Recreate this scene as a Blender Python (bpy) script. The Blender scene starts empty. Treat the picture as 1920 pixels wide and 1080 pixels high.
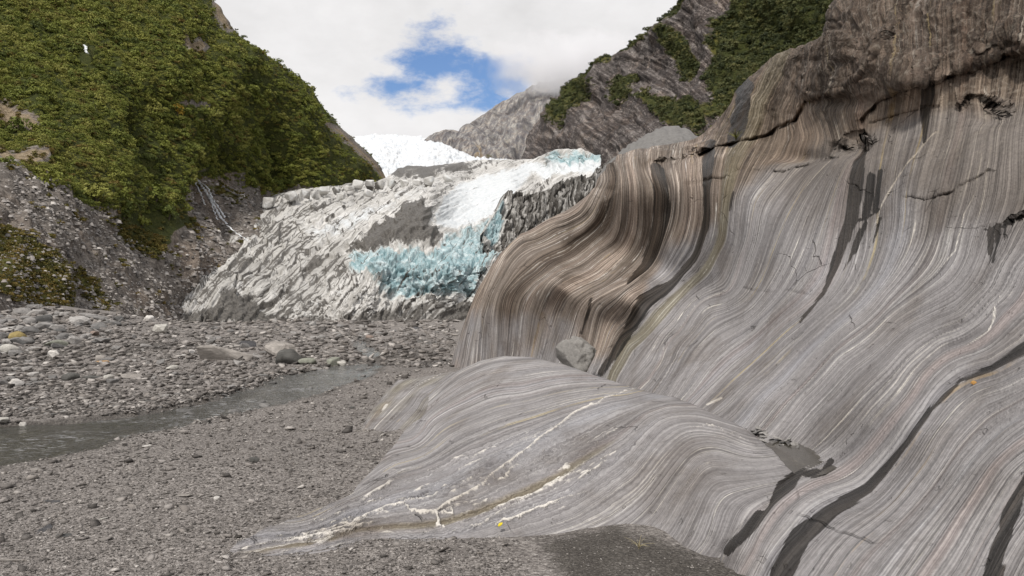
import bpy, bmesh, math, random
import numpy as np
from mathutils import Vector, Euler, Matrix

random.seed(7); rng = np.random.default_rng(7)
scene = bpy.context.scene
COL = scene.collection

# ------------------------------------------------------------------ camera, sky, sun, exposure
F, CXP, CYP, HORIZON, EYE = 1371.0, 960.0, 540.0, 590.0, 2.4
PITCH = math.atan((HORIZON - CYP) / F)
camd = bpy.data.cameras.new('camera'); cam = bpy.data.objects.new('camera', camd); COL.objects.link(cam)
camd.sensor_width = 36.0; camd.lens = 36.0 * F / 1920.0
camd.clip_start = 0.1; camd.clip_end = 30000
cam.location = (0, 0, EYE); cam.rotation_euler = (math.pi / 2 + PITCH, 0, 0)
scene.camera = cam

SUN_EL, SUN_AZ = math.radians(50), math.radians(203)      # azimuth clockwise from +Y (the view direction)
world = bpy.data.worlds.new('World'); scene.world = world; world.use_nodes = True
wt = world.node_tree; wt.nodes.clear()
def wn(t, **kw):
    n = wt.nodes.new(t)
    for k, v in kw.items(): setattr(n, k, v)
    return n
wout = wn('ShaderNodeOutputWorld'); bg = wn('ShaderNodeBackground'); bg.inputs['Strength'].default_value = 0.1
sky = wn('ShaderNodeTexSky', sky_type='NISHITA'); sky.sun_disc = False
sky.sun_elevation = SUN_EL; sky.sun_rotation = SUN_AZ; sky.air_density = 1.6; sky.dust_density = 0.3
tc = wn('ShaderNodeTexCoord')
def wmath(op, a, b=None, c=None):
    n = wn('ShaderNodeMath', operation=op)
    for i, v in enumerate((a, b, c)):
        if v is None: continue
        if isinstance(v, (int, float)): n.inputs[i].default_value = v
        else: wt.links.new(v, n.inputs[i])
    return n.outputs[0]
def wnoise(scale, detail, rough, stretch=(1, 1, 1), off=(0, 0, 0)):
    mp = wn('ShaderNodeMapping'); mp.inputs['Scale'].default_value = stretch; mp.inputs['Location'].default_value = off
    wt.links.new(tc.outputs['Generated'], mp.inputs['Vector'])
    n = wn('ShaderNodeTexNoise'); n.inputs['Scale'].default_value = scale; n.inputs['Detail'].default_value = detail
    n.inputs['Roughness'].default_value = rough
    wt.links.new(mp.outputs[0], n.inputs['Vector']); return n.outputs['Fac']
sep = wn('ShaderNodeSeparateXYZ'); wt.links.new(tc.outputs['Generated'], sep.inputs[0])
def lobe(px, py, rx, ry):
    hx, hz = (px - CXP) / F, (HORIZON - py) / F
    dx = wmath('DIVIDE', wmath('SUBTRACT', sep.outputs['X'], hx / math.sqrt(1 + hx * hx + hz * hz)), rx)
    dz = wmath('DIVIDE', wmath('SUBTRACT', sep.outputs['Z'], hz / math.sqrt(1 + hx * hx + hz * hz)), ry)
    r2 = wmath('ADD', wmath('MULTIPLY', dx, dx), wmath('MULTIPLY', dz, dz))
    fr = wmath('GREATER_THAN', sep.outputs['Y'], 0.0)
    return wmath('MULTIPLY', wmath('SUBTRACT', 1.0, wmath('MINIMUM', wmath('SQRT', r2), 3.0)), fr)
gap = wmath('MAXIMUM', wmath('MAXIMUM', lobe(812, 108, .075, .046), lobe(925, 148, .078, .040)), lobe(745, 160, .080, .024))
n1 = wnoise(11, 8, .62, (1, 1, 2.0), (3.4, .2, 1.1))
n2 = wnoise(3.0, 4, .55, (1, 1, 1.3), (1.2, 5.0, .4))
gapv = wmath('ADD', gap, wmath('MULTIPLY', wmath('SUBTRACT', n1, .47), 3.6))
mr = wn('ShaderNodeMapRange'); mr.interpolation_type = 'SMOOTHSTEP'
mr.inputs['From Min'].default_value = .02; mr.inputs['From Max'].default_value = 1.0
wt.links.new(gapv, mr.inputs['Value'])
# cloud brightness: even white deck with soft grey undersides
cb = wn('ShaderNodeMapRange'); cb.inputs['From Min'].default_value = .30; cb.inputs['From Max'].default_value = .68
cb.inputs['To Min'].default_value = 8.4; cb.inputs['To Max'].default_value = 11.6
wt.links.new(wmath('ADD', wmath('MULTIPLY', n1, .35), wmath('MULTIPLY', n2, .65)), cb.inputs['Value'])
cc = wn('ShaderNodeCombineColor')
wt.links.new(cb.outputs[0], cc.inputs[0]); wt.links.new(wmath('MULTIPLY', cb.outputs[0], .985), cc.inputs[1]); wt.links.new(wmath('MULTIPLY', cb.outputs[0], .985), cc.inputs[2])
skyb = wn('ShaderNodeMixRGB', blend_type='MULTIPLY'); skyb.inputs[0].default_value = 1.0
skyb.inputs[2].default_value = (.82, 1.0, 1.42, 1); wt.links.new(sky.outputs[0], skyb.inputs[1])
mix = wn('ShaderNodeMixRGB'); wt.links.new(mr.outputs[0], mix.inputs[0])
wt.links.new(cc.outputs[0], mix.inputs[1]); wt.links.new(skyb.outputs[0], mix.inputs[2])
wt.links.new(mix.outputs[0], bg.inputs['Color']); wt.links.new(bg.outputs[0], wout.inputs['Surface'])

sund = bpy.data.lights.new('sun', 'SUN'); sun = bpy.data.objects.new('sun', sund); COL.objects.link(sun)
sund.energy = 3.6; sund.angle = math.radians(8); sund.color = (1.0, .955, .89)
sdir = Vector((math.sin(SUN_AZ) * math.cos(SUN_EL), math.cos(SUN_AZ) * math.cos(SUN_EL), math.sin(SUN_EL)))
sun.rotation_euler = sdir.to_track_quat('Z', 'Y').to_euler(); sun.location = (0, -20, 60)
scene.view_settings.view_transform = 'Standard'; scene.view_settings.look = 'None'
scene.view_settings.exposure = -0.22; scene.view_settings.gamma = 1.0; scene.view_settings.use_curve_mapping = False
scene.render.engine = 'CYCLES'
scene.cycles.use_denoising = True; scene.cycles.denoiser = 'OPENIMAGEDENOISE'; scene.cycles.denoising_input_passes = 'RGB_ALBEDO_NORMAL'; scene.cycles.denoising_prefilter = 'ACCURATE'; scene.cycles.max_bounces = 9; scene.cycles.diffuse_bounces = 3
scene.cycles.volume_bounces = 8; scene.cycles.volume_step_rate = 2.0

# ------------------------------------------------------------------ geometry helpers
SP, CP = math.sin(PITCH), math.cos(PITCH)
def unproj(x, y, Y):
    """photo position and distance along +Y (metres) -> world point"""
    x = np.asarray(x, float); y = np.asarray(y, float); Y = np.asarray(Y, float)
    a = (x - CXP) / F; b = (CYP - y) / F
    dy = CP - b * SP; dz = SP + b * CP
    t = Y / dy
    return np.stack([a * t, np.broadcast_to(Y, t.shape), EYE + dz * t], -1)
def depth_z(y, z):
    b = (CYP - y) / F
    return (z - EYE) * (CP - b * SP) / (SP + b * CP)
def proj(P):
    d = np.asarray(P, float) - np.array([0, 0, EYE])
    f = d[..., 1] * CP + d[..., 2] * SP; u = -d[..., 1] * SP + d[..., 2] * CP
    return CXP + F * d[..., 0] / f, CYP - F * u / f
def tps(pts, vals, lam=1e-4, sc=500.0):
    p = np.asarray(pts, float) / sc; v = np.asarray(vals, float); n = len(p)
    def U(r2): return 0.5 * r2 * np.log(r2 + 1e-12)
    d = ((p[:, None] - p[None]) ** 2).sum(-1)
    A = np.zeros((n + 3, n + 3)); A[:n, :n] = U(d) + lam * np.eye(n)
    A[:n, n] = 1; A[:n, n + 1:] = p; A[n, :n] = 1; A[n + 1:, :n] = p.T
    w = np.linalg.solve(A, np.concatenate([v, np.zeros(3)]))
    def f(x, y):
        sh = np.shape(x); q = np.stack([np.ravel(x), np.ravel(y)], -1) / sc
        out = np.empty(len(q))
        for i in range(0, len(q), 20000):
            c = q[i:i + 20000]; r2 = ((c[:, None] - p[None]) ** 2).sum(-1)
            out[i:i + 20000] = U(r2) @ w[:n] + w[n] + c @ w[n + 1:]
        return out.reshape(sh)
    return f
def depth_field(ctrl, lam=1e-4):
    return tps([(c[0], c[1]) for c in ctrl], [1.0 / c[2] for c in ctrl], lam)
def sstep(a, b, x):
    t = np.clip((x - a) / (b - a), 0, 1); return t * t * (3 - 2 * t)
def interp(xs, tab):
    t = np.array(tab, float); return np.interp(xs, t[:, 0], t[:, 1])
def _hash(i, j, k, s):
    h = (i.astype(np.uint32) * np.uint32(374761393) + j.astype(np.uint32) * np.uint32(668265263) + k.astype(np.uint32) * np.uint32(2147483647 & 1274126177) + np.uint32((s * 974634721) & 0xffffffff))
    h = (h ^ (h >> np.uint32(13))) * np.uint32(1274126177); h = h ^ (h >> np.uint32(16))
    return (h & np.uint32(0xffffff)).astype(np.float64) / float(0xffffff)
def vnoise(x, y, z=None, seed=0):
    x = np.asarray(x, float); y = np.asarray(y, float); z = np.zeros_like(x) if z is None else np.asarray(z, float)
    xi, yi, zi = np.floor(x), np.floor(y), np.floor(z); fx, fy, fz = x - xi, y - yi, z - zi
    xi, yi, zi = [(a.astype(np.int64) & 0xffffffff) for a in (xi, yi, zi)]
    u, v, w = [f * f * f * (f * (f * 6 - 15) + 10) for f in (fx, fy, fz)]
    o = 0
    for a in (0, 1):
        for b in (0, 1):
            for c in (0, 1):
                o = o + _hash(xi + a, yi + b, zi + c, seed) * (u if a else 1 - u) * (v if b else 1 - v) * (w if c else 1 - w)
    return o * 2 - 1
def fbm(x, y, z=None, oct=4, gain=.5, seed=0):
    o = 0; a = 1; s = 0; z = np.zeros_like(x) if z is None else z
    for i in range(oct):
        f = 2.03 ** i; o = o + a * vnoise(x * f + 17.3 * i, y * f + 9.1 * i, z * f, seed + i); s += a; a *= gain
    return o / s
def ridged(x, y, z=None, oct=4, gain=.5, seed=0):
    o = 0; a = 1; s = 0; z = np.zeros_like(x) if z is None else z
    for i in range(oct):
        f = 2.07 ** i; o = o + a * (1 - np.abs(vnoise(x * f + 7.3 * i, y * f + 3.1 * i, z * f, seed + i)) * 1.7); s += a; a *= gain
    return o / s
def cells(x, y, seed=0):
    """worley: nearest distance, second-nearest, id value"""
    xi, yi = np.floor(x), np.floor(y); d1 = np.full(x.shape, 9.); d2 = np.full(x.shape, 9.); cid = np.zeros(x.shape)
    for a in (-1, 0, 1):
        for b in (-1, 0, 1):
            ii = ((xi + a).astype(np.int64) & 0xffffffff); jj = ((yi + b).astype(np.int64) & 0xffffffff); zz = ii * 0
            px = xi + a + _hash(ii, jj, zz, seed); py = yi + b + _hash(ii, jj, zz, seed + 5)
            d = np.hypot(px - x, py - y); v = _hash(ii, jj, zz, seed + 9)
            m = d < d1
            d2 = np.where(m, d1, np.minimum(d2, d)); cid = np.where(m, v, cid); d1 = np.where(m, d, d1)
    return d1, d2, cid
def poly_dist(x, y, line, widths=None):
    """distance to polyline; with widths returns 1-d/w (positive inside)"""
    best = np.full(np.shape(x), -1e9 if widths is not None else 1e9)
    L = np.array(line, float)
    for i in range(len(L) - 1):
        ax, ay = L[i]; bx, by = L[i + 1]; vx, vy = bx - ax, by - ay; l2 = vx * vx + vy * vy + 1e-9
        t = np.clip(((x - ax) * vx + (y - ay) * vy) / l2, 0, 1)
        d = np.hypot(x - ax - t * vx, y - ay - t * vy)
        if widths is None: best = np.minimum(best, d)
        else:
            w = widths[i] + (widths[i + 1] - widths[i]) * t
            best = np.maximum(best, (w - d))
    return best
def inside(x, y, poly):
    x = np.asarray(x, float); y = np.asarray(y, float); r = np.zeros(x.shape, bool); n = len(poly)
    for i in range(n):
        x1, y1 = poly[i]; x2, y2 = poly[(i + 1) % n]
        if y1 == y2: continue
        c = ((y1 > y) != (y2 > y)) & (x < (x2 - x1) * (y - y1) / (y2 - y1) + x1); r ^= c
    return r
def soft_poly(x, y, poly, w):
    d = poly_dist(x, y, list(poly) + [poly[0]]); return np.where(inside(x, y, poly), d, -d) / w
def normals(P):
    du = np.gradient(P, axis=1); dv = np.gradient(P, axis=0)
    n = np.cross(du, dv); n /= (np.linalg.norm(n, axis=-1, keepdims=True) + 1e-12)
    c = np.array([0, 0, EYE]) - P
    s = np.sign((n * c).sum(-1, keepdims=True)); s[s == 0] = 1
    return n * np.sign(np.median(s))
def obj_from(name, verts, faces, mat=None, parent=None, smooth=True, attrs=None):
    me = bpy.data.meshes.new(name)
    verts = np.asarray(verts, np.float32); faces = np.asarray(faces, np.int32)
    k = faces.shape[1]; nf = len(faces)
    me.vertices.add(len(verts)); me.vertices.foreach_set('co', verts.ravel())
    me.loops.add(nf * k); me.loops.foreach_set('vertex_index', faces.ravel())
    me.polygons.add(nf); me.polygons.foreach_set('loop_start', np.arange(0, nf * k, k, dtype=np.int32))
    me.polygons.foreach_set('loop_total', np.full(nf, k, np.int32))
    me.update(calc_edges=True); me.validate()
    if smooth: me.polygons.foreach_set('use_smooth', np.ones(len(me.polygons), bool))
    for an, av in (attrs or {}).items():
        at = me.attributes.new(an, 'FLOAT', 'POINT'); at.data.foreach_set('value', np.asarray(av, np.float32).ravel())
    if mat: me.materials.append(mat)
    o = bpy.data.objects.new(name, me); COL.objects.link(o)
    if parent: o.parent = parent
    return o
def grid_faces(R, C, flip=False):
    i = np.arange(R * C).reshape(R, C)
    f = np.stack([i[:-1, :-1], i[1:, :-1], i[1:, 1:], i[:-1, 1:]], -1).reshape(-1, 4)
    return f[:, ::-1] if flip else f
def grid_obj(name, P, mat, attrs=None, parent=None, flip=False):
    R, C = P.shape[:2]
    return obj_from(name, P.reshape(-1, 3), grid_faces(R, C, flip), mat, parent, True, attrs)
def tag(o, label=None, cat=None, group=None, kind=None):
    if label: o['label'] = label
    if cat: o['category'] = cat
    if group: o['group'] = group
    if kind: o['kind'] = kind
    return o

# ------------------------------------------------------------------ material helpers
class NT:
    def __init__(s, name, rough=.8, spec=.3):
        s.m = bpy.data.materials.new(name); s.m.use_nodes = True; s.t = s.m.node_tree; s.t.nodes.clear()
        s.out = s.n('ShaderNodeOutputMaterial'); s.b = s.n('ShaderNodeBsdfPrincipled')
        s.b.inputs['Roughness'].default_value = rough; s.b.inputs['Specular IOR Level'].default_value = spec
        s.l(s.b.outputs[0], s.out.inputs['Surface'])
    def n(s, t, **kw):
        n = s.t.nodes.new(t)
        for k, v in kw.items(): setattr(n, k, v)
        return n
    def l(s, a, b): s.t.links.new(a, b)
    def set(s, sock, v):
        if isinstance(v, (int, float)): sock.default_value = v
        elif isinstance(v, (tuple, list)): sock.default_value = tuple(v) + ((1,) if len(v) == 3 and sock.type == 'RGBA' else ())
        else: s.l(v, sock)
    def math(s, op, a, b=None, clamp=False):
        n = s.n('ShaderNodeMath', operation=op); n.use_clamp = clamp
        s.set(n.inputs[0], a)
        if b is not None: s.set(n.inputs[1], b)
        return n.outputs[0]
    def attr(s, name):
        n = s.n('ShaderNodeAttribute'); n.attribute_name = name; return n.outputs['Fac']
    def pos(s): return s.n('ShaderNodeNewGeometry').outputs['Position']
    def objc(s): return s.n('ShaderNodeTexCoord').outputs['Object']
    def vec(s, x, y, z):
        n = s.n('ShaderNodeCombineXYZ'); s.set(n.inputs[0], x); s.set(n.inputs[1], y); s.set(n.inputs[2], z); return n.outputs[0]
    def vadd(s, a, b):
        n = s.n('ShaderNodeVectorMath', operation='ADD'); s.set(n.inputs[0], a); s.set(n.inputs[1], b); return n.outputs[0]
    def vscale(s, a, k):
        n = s.n('ShaderNodeVectorMath', operation='MULTIPLY'); s.l(a, n.inputs[0]); n.inputs[1].default_value = k if isinstance(k, tuple) else (k, k, k); return n.outputs[0]
    def noise(s, vec, scale=1., detail=4., rough=.55, dist=0., color=False):
        n = s.n('ShaderNodeTexNoise'); s.l(vec, n.inputs['Vector']); n.inputs['Scale'].default_value = scale
        n.inputs['Detail'].default_value = detail; n.inputs['Roughness'].default_value = rough; n.inputs['Distortion'].default_value = dist
        return n.outputs['Color' if color else 'Fac']
    def voro(s, vec, scale=1., feature='F1', out='Distance', rand=1.):
        n = s.n('ShaderNodeTexVoronoi', feature=feature); s.l(vec, n.inputs['Vector']); n.inputs['Scale'].default_value = scale
        n.inputs['Randomness'].default_value = rand; return n.outputs[out]
    def ramp(s, fac, stops):
        n = s.n('ShaderNodeValToRGB'); e = n.color_ramp.elements
        while len(e) < len(stops): e.new(.5)
        for i, (p, c) in enumerate(stops):
            e[i].position = p; e[i].color = (c, c, c, 1) if isinstance(c, (int, float)) else tuple(c) + (1,)
        s.set(n.inputs[0], fac); return n.outputs[0]
    def rng(s, v, a, b, c=0., d=1., smooth=True):
        n = s.n('ShaderNodeMapRange'); n.interpolation_type = 'SMOOTHSTEP' if smooth else 'LINEAR'
        s.set(n.inputs['Value'], v)
        for k, x in zip(('From Min', 'From Max', 'To Min', 'To Max'), (a, b, c, d)): n.inputs[k].default_value = x
        return n.outputs[0]
    def mix(s, f, a, b, mode='MIX'):
        n = s.n('ShaderNodeMixRGB', blend_type=mode); s.set(n.inputs[0], f); s.set(n.inputs[1], a); s.set(n.inputs[2], b); return n.outputs[0]
    def bump(s, h, dist=.1, strength=1., prev=None):
        n = s.n('ShaderNodeBump'); n.inputs['Strength'].default_value = strength; n.inputs['Distance'].default_value = dist
        s.l(h, n.inputs['Height'])
        if prev is not None: s.l(prev, n.inputs['Normal'])
        return n.outputs[0]
    def done(s, col=None, normal=None, rough=None):
        if col is not None: s.set(s.b.inputs['Base Color'], col)
        if normal is not None: s.l(normal, s.b.inputs['Normal'])
        if rough is not None: s.set(s.b.inputs['Roughness'], rough)
        return s.m

# striped schist, foliation coordinate in attribute 'strat' (continuous across the outcrop)
def schist_material():
    m = NT('striped_schist', .72, .25)
    S, brown, wet, crk, olive, veins = [m.attr(a) for a in ('strat', 'brown', 'wet', 'crinkle', 'olive', 'vein')]
    P = m.pos()
    w = m.noise(P, 1.3, 4, .6); w2 = m.noise(P, 9., 3, .6)
    S1 = m.math('ADD', S, m.math('MULTIPLY', m.math('SUBTRACT', w, .5), 2.2))
    S1 = m.math('ADD', S1, m.math('MULTIPLY', m.math('SUBTRACT', w2, .5), m.math('ADD', 1.0, m.math('MULTIPLY', crk, 13.))))
    def band(k, detail, along, seed):
        return m.noise(m.vadd(m.vec(m.math('MULTIPLY', S1, k), seed, 0.), m.vscale(P, (0., along, along))), 1., detail, .6)
    b1 = band(.018, 2, .02, 3.3); b2 = band(.075, 2, .05, 11.7); b25 = band(.17, 2, .10, 17.9); b3 = band(.36, 2, .20, 23.1); b4 = band(.75, 1, .5, 41.)
    def dev(x, k): return m.math('MULTIPLY', m.math('SUBTRACT', x, .5), k)
    lum = m.math('ADD', dev(b1, .32), dev(b2, .36)); lum = m.math('ADD', lum, dev(b25, .42)); lum = m.math('ADD', lum, dev(b3, 1.0)); lum = m.math('ADD', lum, dev(b4, 1.0))
    cz = m.math('ADD', .60, m.math('MULTIPLY', m.math('MAXIMUM', brown, 0.), .40)); lum = m.math('MULTIPLY', lum, cz)
    lum = m.math('ADD', lum, .5)
    grey = m.ramp(lum, [(.12, (.065, .060, .059)), (.34, (.160, .150, .149)), (.52, (.248, .234, .232)), (.68, (.335, .318, .312)), (.86, (.58, .55, .51))])
    warm = m.ramp(lum, [(.12, (.032, .025, .021)), (.36, (.110, .088, .072)), (.54, (.198, .163, .136)), (.70, (.30, .255, .215)), (.88, (.52, .455, .395))])
    warm = m.mix(1., warm, m.ramp(b1, [(.34, (.62, .58, .54)), (.5, (1., 1., 1.)), (.66, (1.32, 1.24, 1.18))]), 'MULTIPLY')
    oliv = m.ramp(lum, [(.1, (.045, .038, .024)), (.4, (.125, .107, .070)), (.62, (.22, .195, .138)), (.85, (.48, .45, .37))])
    pn = m.noise(P, .45, 5, .6)
    rug = m.attr('rug')
    zb = m.rng(m.math('ADD', brown, m.math('MULTIPLY', m.math('SUBTRACT', pn, .5), .9)), .30, .72)
    col = m.mix(zb, grey, warm)
    rn = m.noise(P, 1.6, 6, .68); rv = m.noise(m.vscale(P, (1.6, 1.6, .35)), 2.2, 5, .65)
    rugc = m.ramp(m.math('ADD', m.math('MULTIPLY', rn, .5), m.math('MULTIPLY', rv, .5)), [(.30, (.036, .027, .022)), (.44, (.090, .069, .057)), (.55, (.148, .117, .098)), (.68, (.30, .248, .21))])
    rugc = m.mix(1., rugc, m.ramp(lum, [(.2, .42), (.5, 1.), (.8, 2.0)]), 'MULTIPLY'); rugc = m.mix(m.rng(m.noise(m.vscale(P, (1.3, 1.3, .5)), 1.1, 5, .65), .60, .70, 0., .45), rugc, (.32, .245, .205))
    col = m.mix(m.rng(m.math('ADD', rug, m.math('MULTIPLY', m.math('SUBTRACT', pn, .5), .9)), .25, .75, 0., .8), col, rugc)
    zo = m.rng(m.math('ADD', m.math('ADD', olive, m.math('MULTIPLY', m.math('SUBTRACT', b1, .5), 1.3)), m.math('MULTIPLY', m.math('SUBTRACT', pn, .5), .5)), .45, .8)
    col = m.mix(m.math('MULTIPLY', zo, .85), col, oliv)
    # bluish and pinkish mineral tints in broad strata, rusty seams
    col = m.mix(m.rng(b1, .55, .75, 0, .35), col, m.mix(1., col, (.86, .95, 1.10), 'MULTIPLY'))
    col = m.mix(m.rng(band(.03, 2, .04, 71.), .58, .74, 0, .5), col, m.mix(1., col, (1.13, .96, .90), 'MULTIPLY'))
    rust = m.math('MULTIPLY', m.rng(band(.045, 3, .12, 53.), .64, .73), m.rng(m.noise(P, 1.7, 3), .45, .65))
    col = m.mix(m.math('MULTIPLY', rust, .6), col, (.36, .25, .11))
    # quartz veinlets: thin pale threads along and across the foliation
    thr = m.math('MULTIPLY', m.rng(band(.16, 3, .30, 91.), .655, .70), m.rng(m.noise(P, 2.3, 3), .36, .56))
    col = m.mix(m.math('MULTIPLY', thr, .75), col, (.68, .645, .59))
    thb = m.math('MULTIPLY', m.rng(band(.40, 2, .16, 151.), .615, .68), m.rng(m.noise(P, 1.4, 3), .38, .60))
    col = m.mix(m.math('MULTIPLY', thb, .62), col, m.mix(m.rng(b1, .4, .6), (.60, .565, .505), (.56, .545, .53)))
    thc = m.math('MULTIPLY', m.rng(band(.11, 3, .05, 171.), .66, .69), m.rng(m.noise(P, .7, 3), .40, .58))
    col = m.mix(m.math('MULTIPLY', thc, .7), col, (.46, .385, .23))
    drk = m.math('MULTIPLY', m.rng(band(.21, 3, .25, 131.), .64, .70), m.rng(m.noise(P, 1.9, 3), .40, .60))
    col = m.mix(m.math('MULTIPLY', drk, .6), col, m.mix(1., col, (.36, .34, .34), 'MULTIPLY'))
    vq = m.rng(m.math('ADD', veins, m.math('MULTIPLY', m.math('SUBTRACT', w2, .5), m.math('ADD', .35, m.math('MULTIPLY', crk, 1.6)))), -.05, .45)
    col = m.mix(m.math('MULTIPLY', vq, .85), col, (.70, .66, .60))
    wth = m.noise(m.vscale(P, (1., 1., .45)), .9, 5, .62); col = m.mix(1., col, m.ramp(wth, [(.32, (.72, .69, .66)), (.5, (1., 1., 1.)), (.68, (1.14, 1.14, 1.15))]), 'MULTIPLY')
    pat_shade = m.attr('patina_shade'); pf = m.rng(m.math('ADD', pat_shade, m.math('MULTIPLY', m.math('SUBTRACT', m.noise(m.vscale(P, (1., 1., .4)), .8, 5, .62), .5), 1.1)), .1, .9)  # weathered crust plus some shading of the steep upper face, darkened in the colour
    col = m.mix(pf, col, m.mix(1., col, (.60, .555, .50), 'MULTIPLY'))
    # lichen specks, mottling
    mott = m.noise(P, 14., 5, .7)
    col = m.mix(1., col, m.ramp(mott, [(.3, .80), (.5, 1.), (.72, 1.16)]), 'MULTIPLY')
    spk = m.voro(P, 34.); col = m.mix(m.math('MULTIPLY', m.rng(spk, .05, .14, .5, 0.), m.rng(pn, .4, .6)), col, (.045, .04, .038))
    # hairline joints and chipped spots
    jv = m.voro(m.vadd(m.vscale(P, (.55, .55, .9)), m.vscale(m.noise(P, 1.1, 3, .6, color=True), .5)), 1., 'DISTANCE_TO_EDGE')
    jn = m.math('MULTIPLY', m.rng(jv, .003, .012, 1., 0.), m.rng(m.noise(P, .8, 3), .56, .68))
    col = m.mix(m.math('MULTIPLY', jn, .6), col, m.mix(1., col, (.30, .28, .27), 'MULTIPLY'))
    chip = m.rng(m.noise(P, 7., 3, .5), .66, .72); col = m.mix(m.math('MULTIPLY', chip, .35), col, m.mix(1., col, (.6, .58, .56), 'MULTIPLY'))
    # seep stains
    wn_ = m.noise(m.vadd(m.vec(m.math('MULTIPLY', S1, .22), 0., 0.), m.vscale(P, (0, .7, .7))), 1., 4, .65)
    wv = m.rng(m.math('ADD', wet, m.math('MULTIPLY', m.math('SUBTRACT', wn_, .5), 1.5)), -.03, .12)
    wcol = m.mix(1., col, m.ramp(b2, [(.34, (.04, .035, .030)), (.5, (.085, .075, .064)), (.66, (.19, .165, .14))]), 'MULTIPLY')
    col = m.mix(m.math('MULTIPLY', wv, .93), col, wcol)
    rough = m.math('SUBTRACT', .74, m.math('MULTIPLY', wv, .30))
    h = m.math('ADD', m.math('MULTIPLY', b3, .55), m.math('MULTIPLY', b2, .9))
    h = m.math('ADD', h, m.math('MULTIPLY', m.noise(P, 26., 4, .65), .45))
    h = m.math('ADD', h, m.math('MULTIPLY', m.math('ADD', thr, vq), .25))
    h = m.math('SUBTRACT', h, m.math('ADD', m.math('MULTIPLY', jn, 1.2), m.math('MULTIPLY', chip, .35)))
    bm = m.bump(h, .045, 1.)
    rgh = m.noise(P, 5.5, 6, .7)
    n2 = m.n('ShaderNodeBump'); m.l(m.rng(rug, 0., .8, .12, 1.), n2.inputs['Strength']); n2.inputs['Distance'].default_value = .12
    m.l(rgh, n2.inputs['Height']); m.l(bm, n2.inputs['Normal'])
    return m.done(col, n2.outputs[0], rough)
M_SCHIST = schist_material()

def stone_material(name, cols, scale=3., tone_attr=False, stripe=True):
    m = NT(name, .85, .2)
    P = m.objc() if not tone_attr else m.pos()
    t = m.attr('tone') if tone_attr else m.math('DIVIDE', m.n('ShaderNodeObjectInfo').outputs['Object Index'], 100.)
    c = m.ramp(t, [(i / (len(cols) - 1), k) for i, k in enumerate(cols)])
    n = m.noise(P, scale * 2, 5, .65)
    c = m.mix(1., c, m.ramp(n, [(.3, .72), (.5, 1.), (.75, 1.25)]), 'MULTIPLY')
    if stripe:
        s = m.noise(m.vscale(P, (1.2, 1.2, 11.)), scale * 1.1, 3, .6, 1.)
        c = m.mix(.8, c, m.ramp(s, [(.35, .75), (.55, 1.), (.7, 1.35)]), 'MULTIPLY')
    return m.done(c, m.bump(m.noise(P, scale * 5, 5, .7), .05, .6))
GREYS = [(.10, .098, .095), (.19, .182, .175), (.28, .266, .252), (.38, .362, .342), (.50, .475, .45)]
M_STONE = stone_material('river_stone', GREYS)
M_CHIP = stone_material('gravel_chip', [(.085, .077, .071), (.18, .164, .151), (.26, .238, .221), (.34, .313, .291), (.21, .188, .17), (.52, .485, .45)], 4., True, False)

def ground_material():
    m = NT('river_gravel', .9, .2); P = m.pos(); mud = m.attr('mud'); damp = m.attr('damp'); moss = m.attr('moss')
    big = m.noise(P, .35, 5, .6); mid = m.noise(P, 2.2, 5, .65); fine = m.noise(P, 30., 4, .7)
    v = m.voro(P, 24., out='Color'); vs = m.n('ShaderNodeSeparateColor'); m.l(v, vs.inputs[0])
    v2 = m.voro(m.vscale(P, (1., .8, 1.)), 60., out='Color'); vs2 = m.n('ShaderNodeSeparateColor'); m.l(v2, vs2.inputs[0])
    t = m.math('ADD', m.math('MULTIPLY', vs.outputs[0], .40), m.math('MULTIPLY', vs2.outputs[0], .30))
    t = m.math('ADD', t, m.math('MULTIPLY', mid, .30))
    c = m.ramp(t, [(.16, (.085, .076, .070)), (.36, (.172, .155, .143)), (.55, (.24, .218, .202)), (.72, (.32, .293, .272)), (.90, (.52, .49, .46))])
    c = m.mix(1., c, m.ramp(big, [(.32, .84), (.52, 1.), (.72, 1.10)]), 'MULTIPLY')
    mc = m.ramp(m.math('ADD', m.math('ADD', m.math('MULTIPLY', mid, .4), m.math('MULTIPLY', fine, .3)), m.math('MULTIPLY', vs2.outputs[0], .3)), [(.25, (.040, .035, .031)), (.48, (.078, .070, .061)), (.62, (.115, .104, .092)), (.80, (.26, .24, .22))])
    mf = m.rng(m.math('ADD', mud, m.math('MULTIPLY', m.math('SUBTRACT', m.math('ADD', m.math('MULTIPLY', m.noise(P, 2.2, 6, .7), .7), m.math('MULTIPLY', fine, .3)), .5), 3.4)), .25, 1.0)
    c = m.mix(mf, c, mc)
    df = m.rng(m.math('ADD', damp, m.math('MULTIPLY', m.math('SUBTRACT', mid, .5), .8)), .3, .8)
    c = m.mix(m.math('MULTIPLY', df, .75), c, m.mix(1., c, (.34, .33, .31), 'MULTIPLY'))
    mo = m.rng(m.math('ADD', moss, m.math('MULTIPLY', m.math('SUBTRACT', mid, .5), 1.2)), .4, .8)
    c = m.mix(mo, c, m.ramp(fine, [(.3, (.07, .058, .02)), (.7, (.19, .15, .055))]))
    h = m.math('ADD', m.math('MULTIPLY', m.voro(P, 24.), -.7), m.math('MULTIPLY', m.voro(P, 60.), -.35))
    h = m.math('ADD', h, m.math('MULTIPLY', mid, .8))
    return m.done(c, m.bump(h, .05, .9), m.math('SUBTRACT', .92, m.math('MULTIPLY', df, .45)))
M_GROUND = ground_material()

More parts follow.
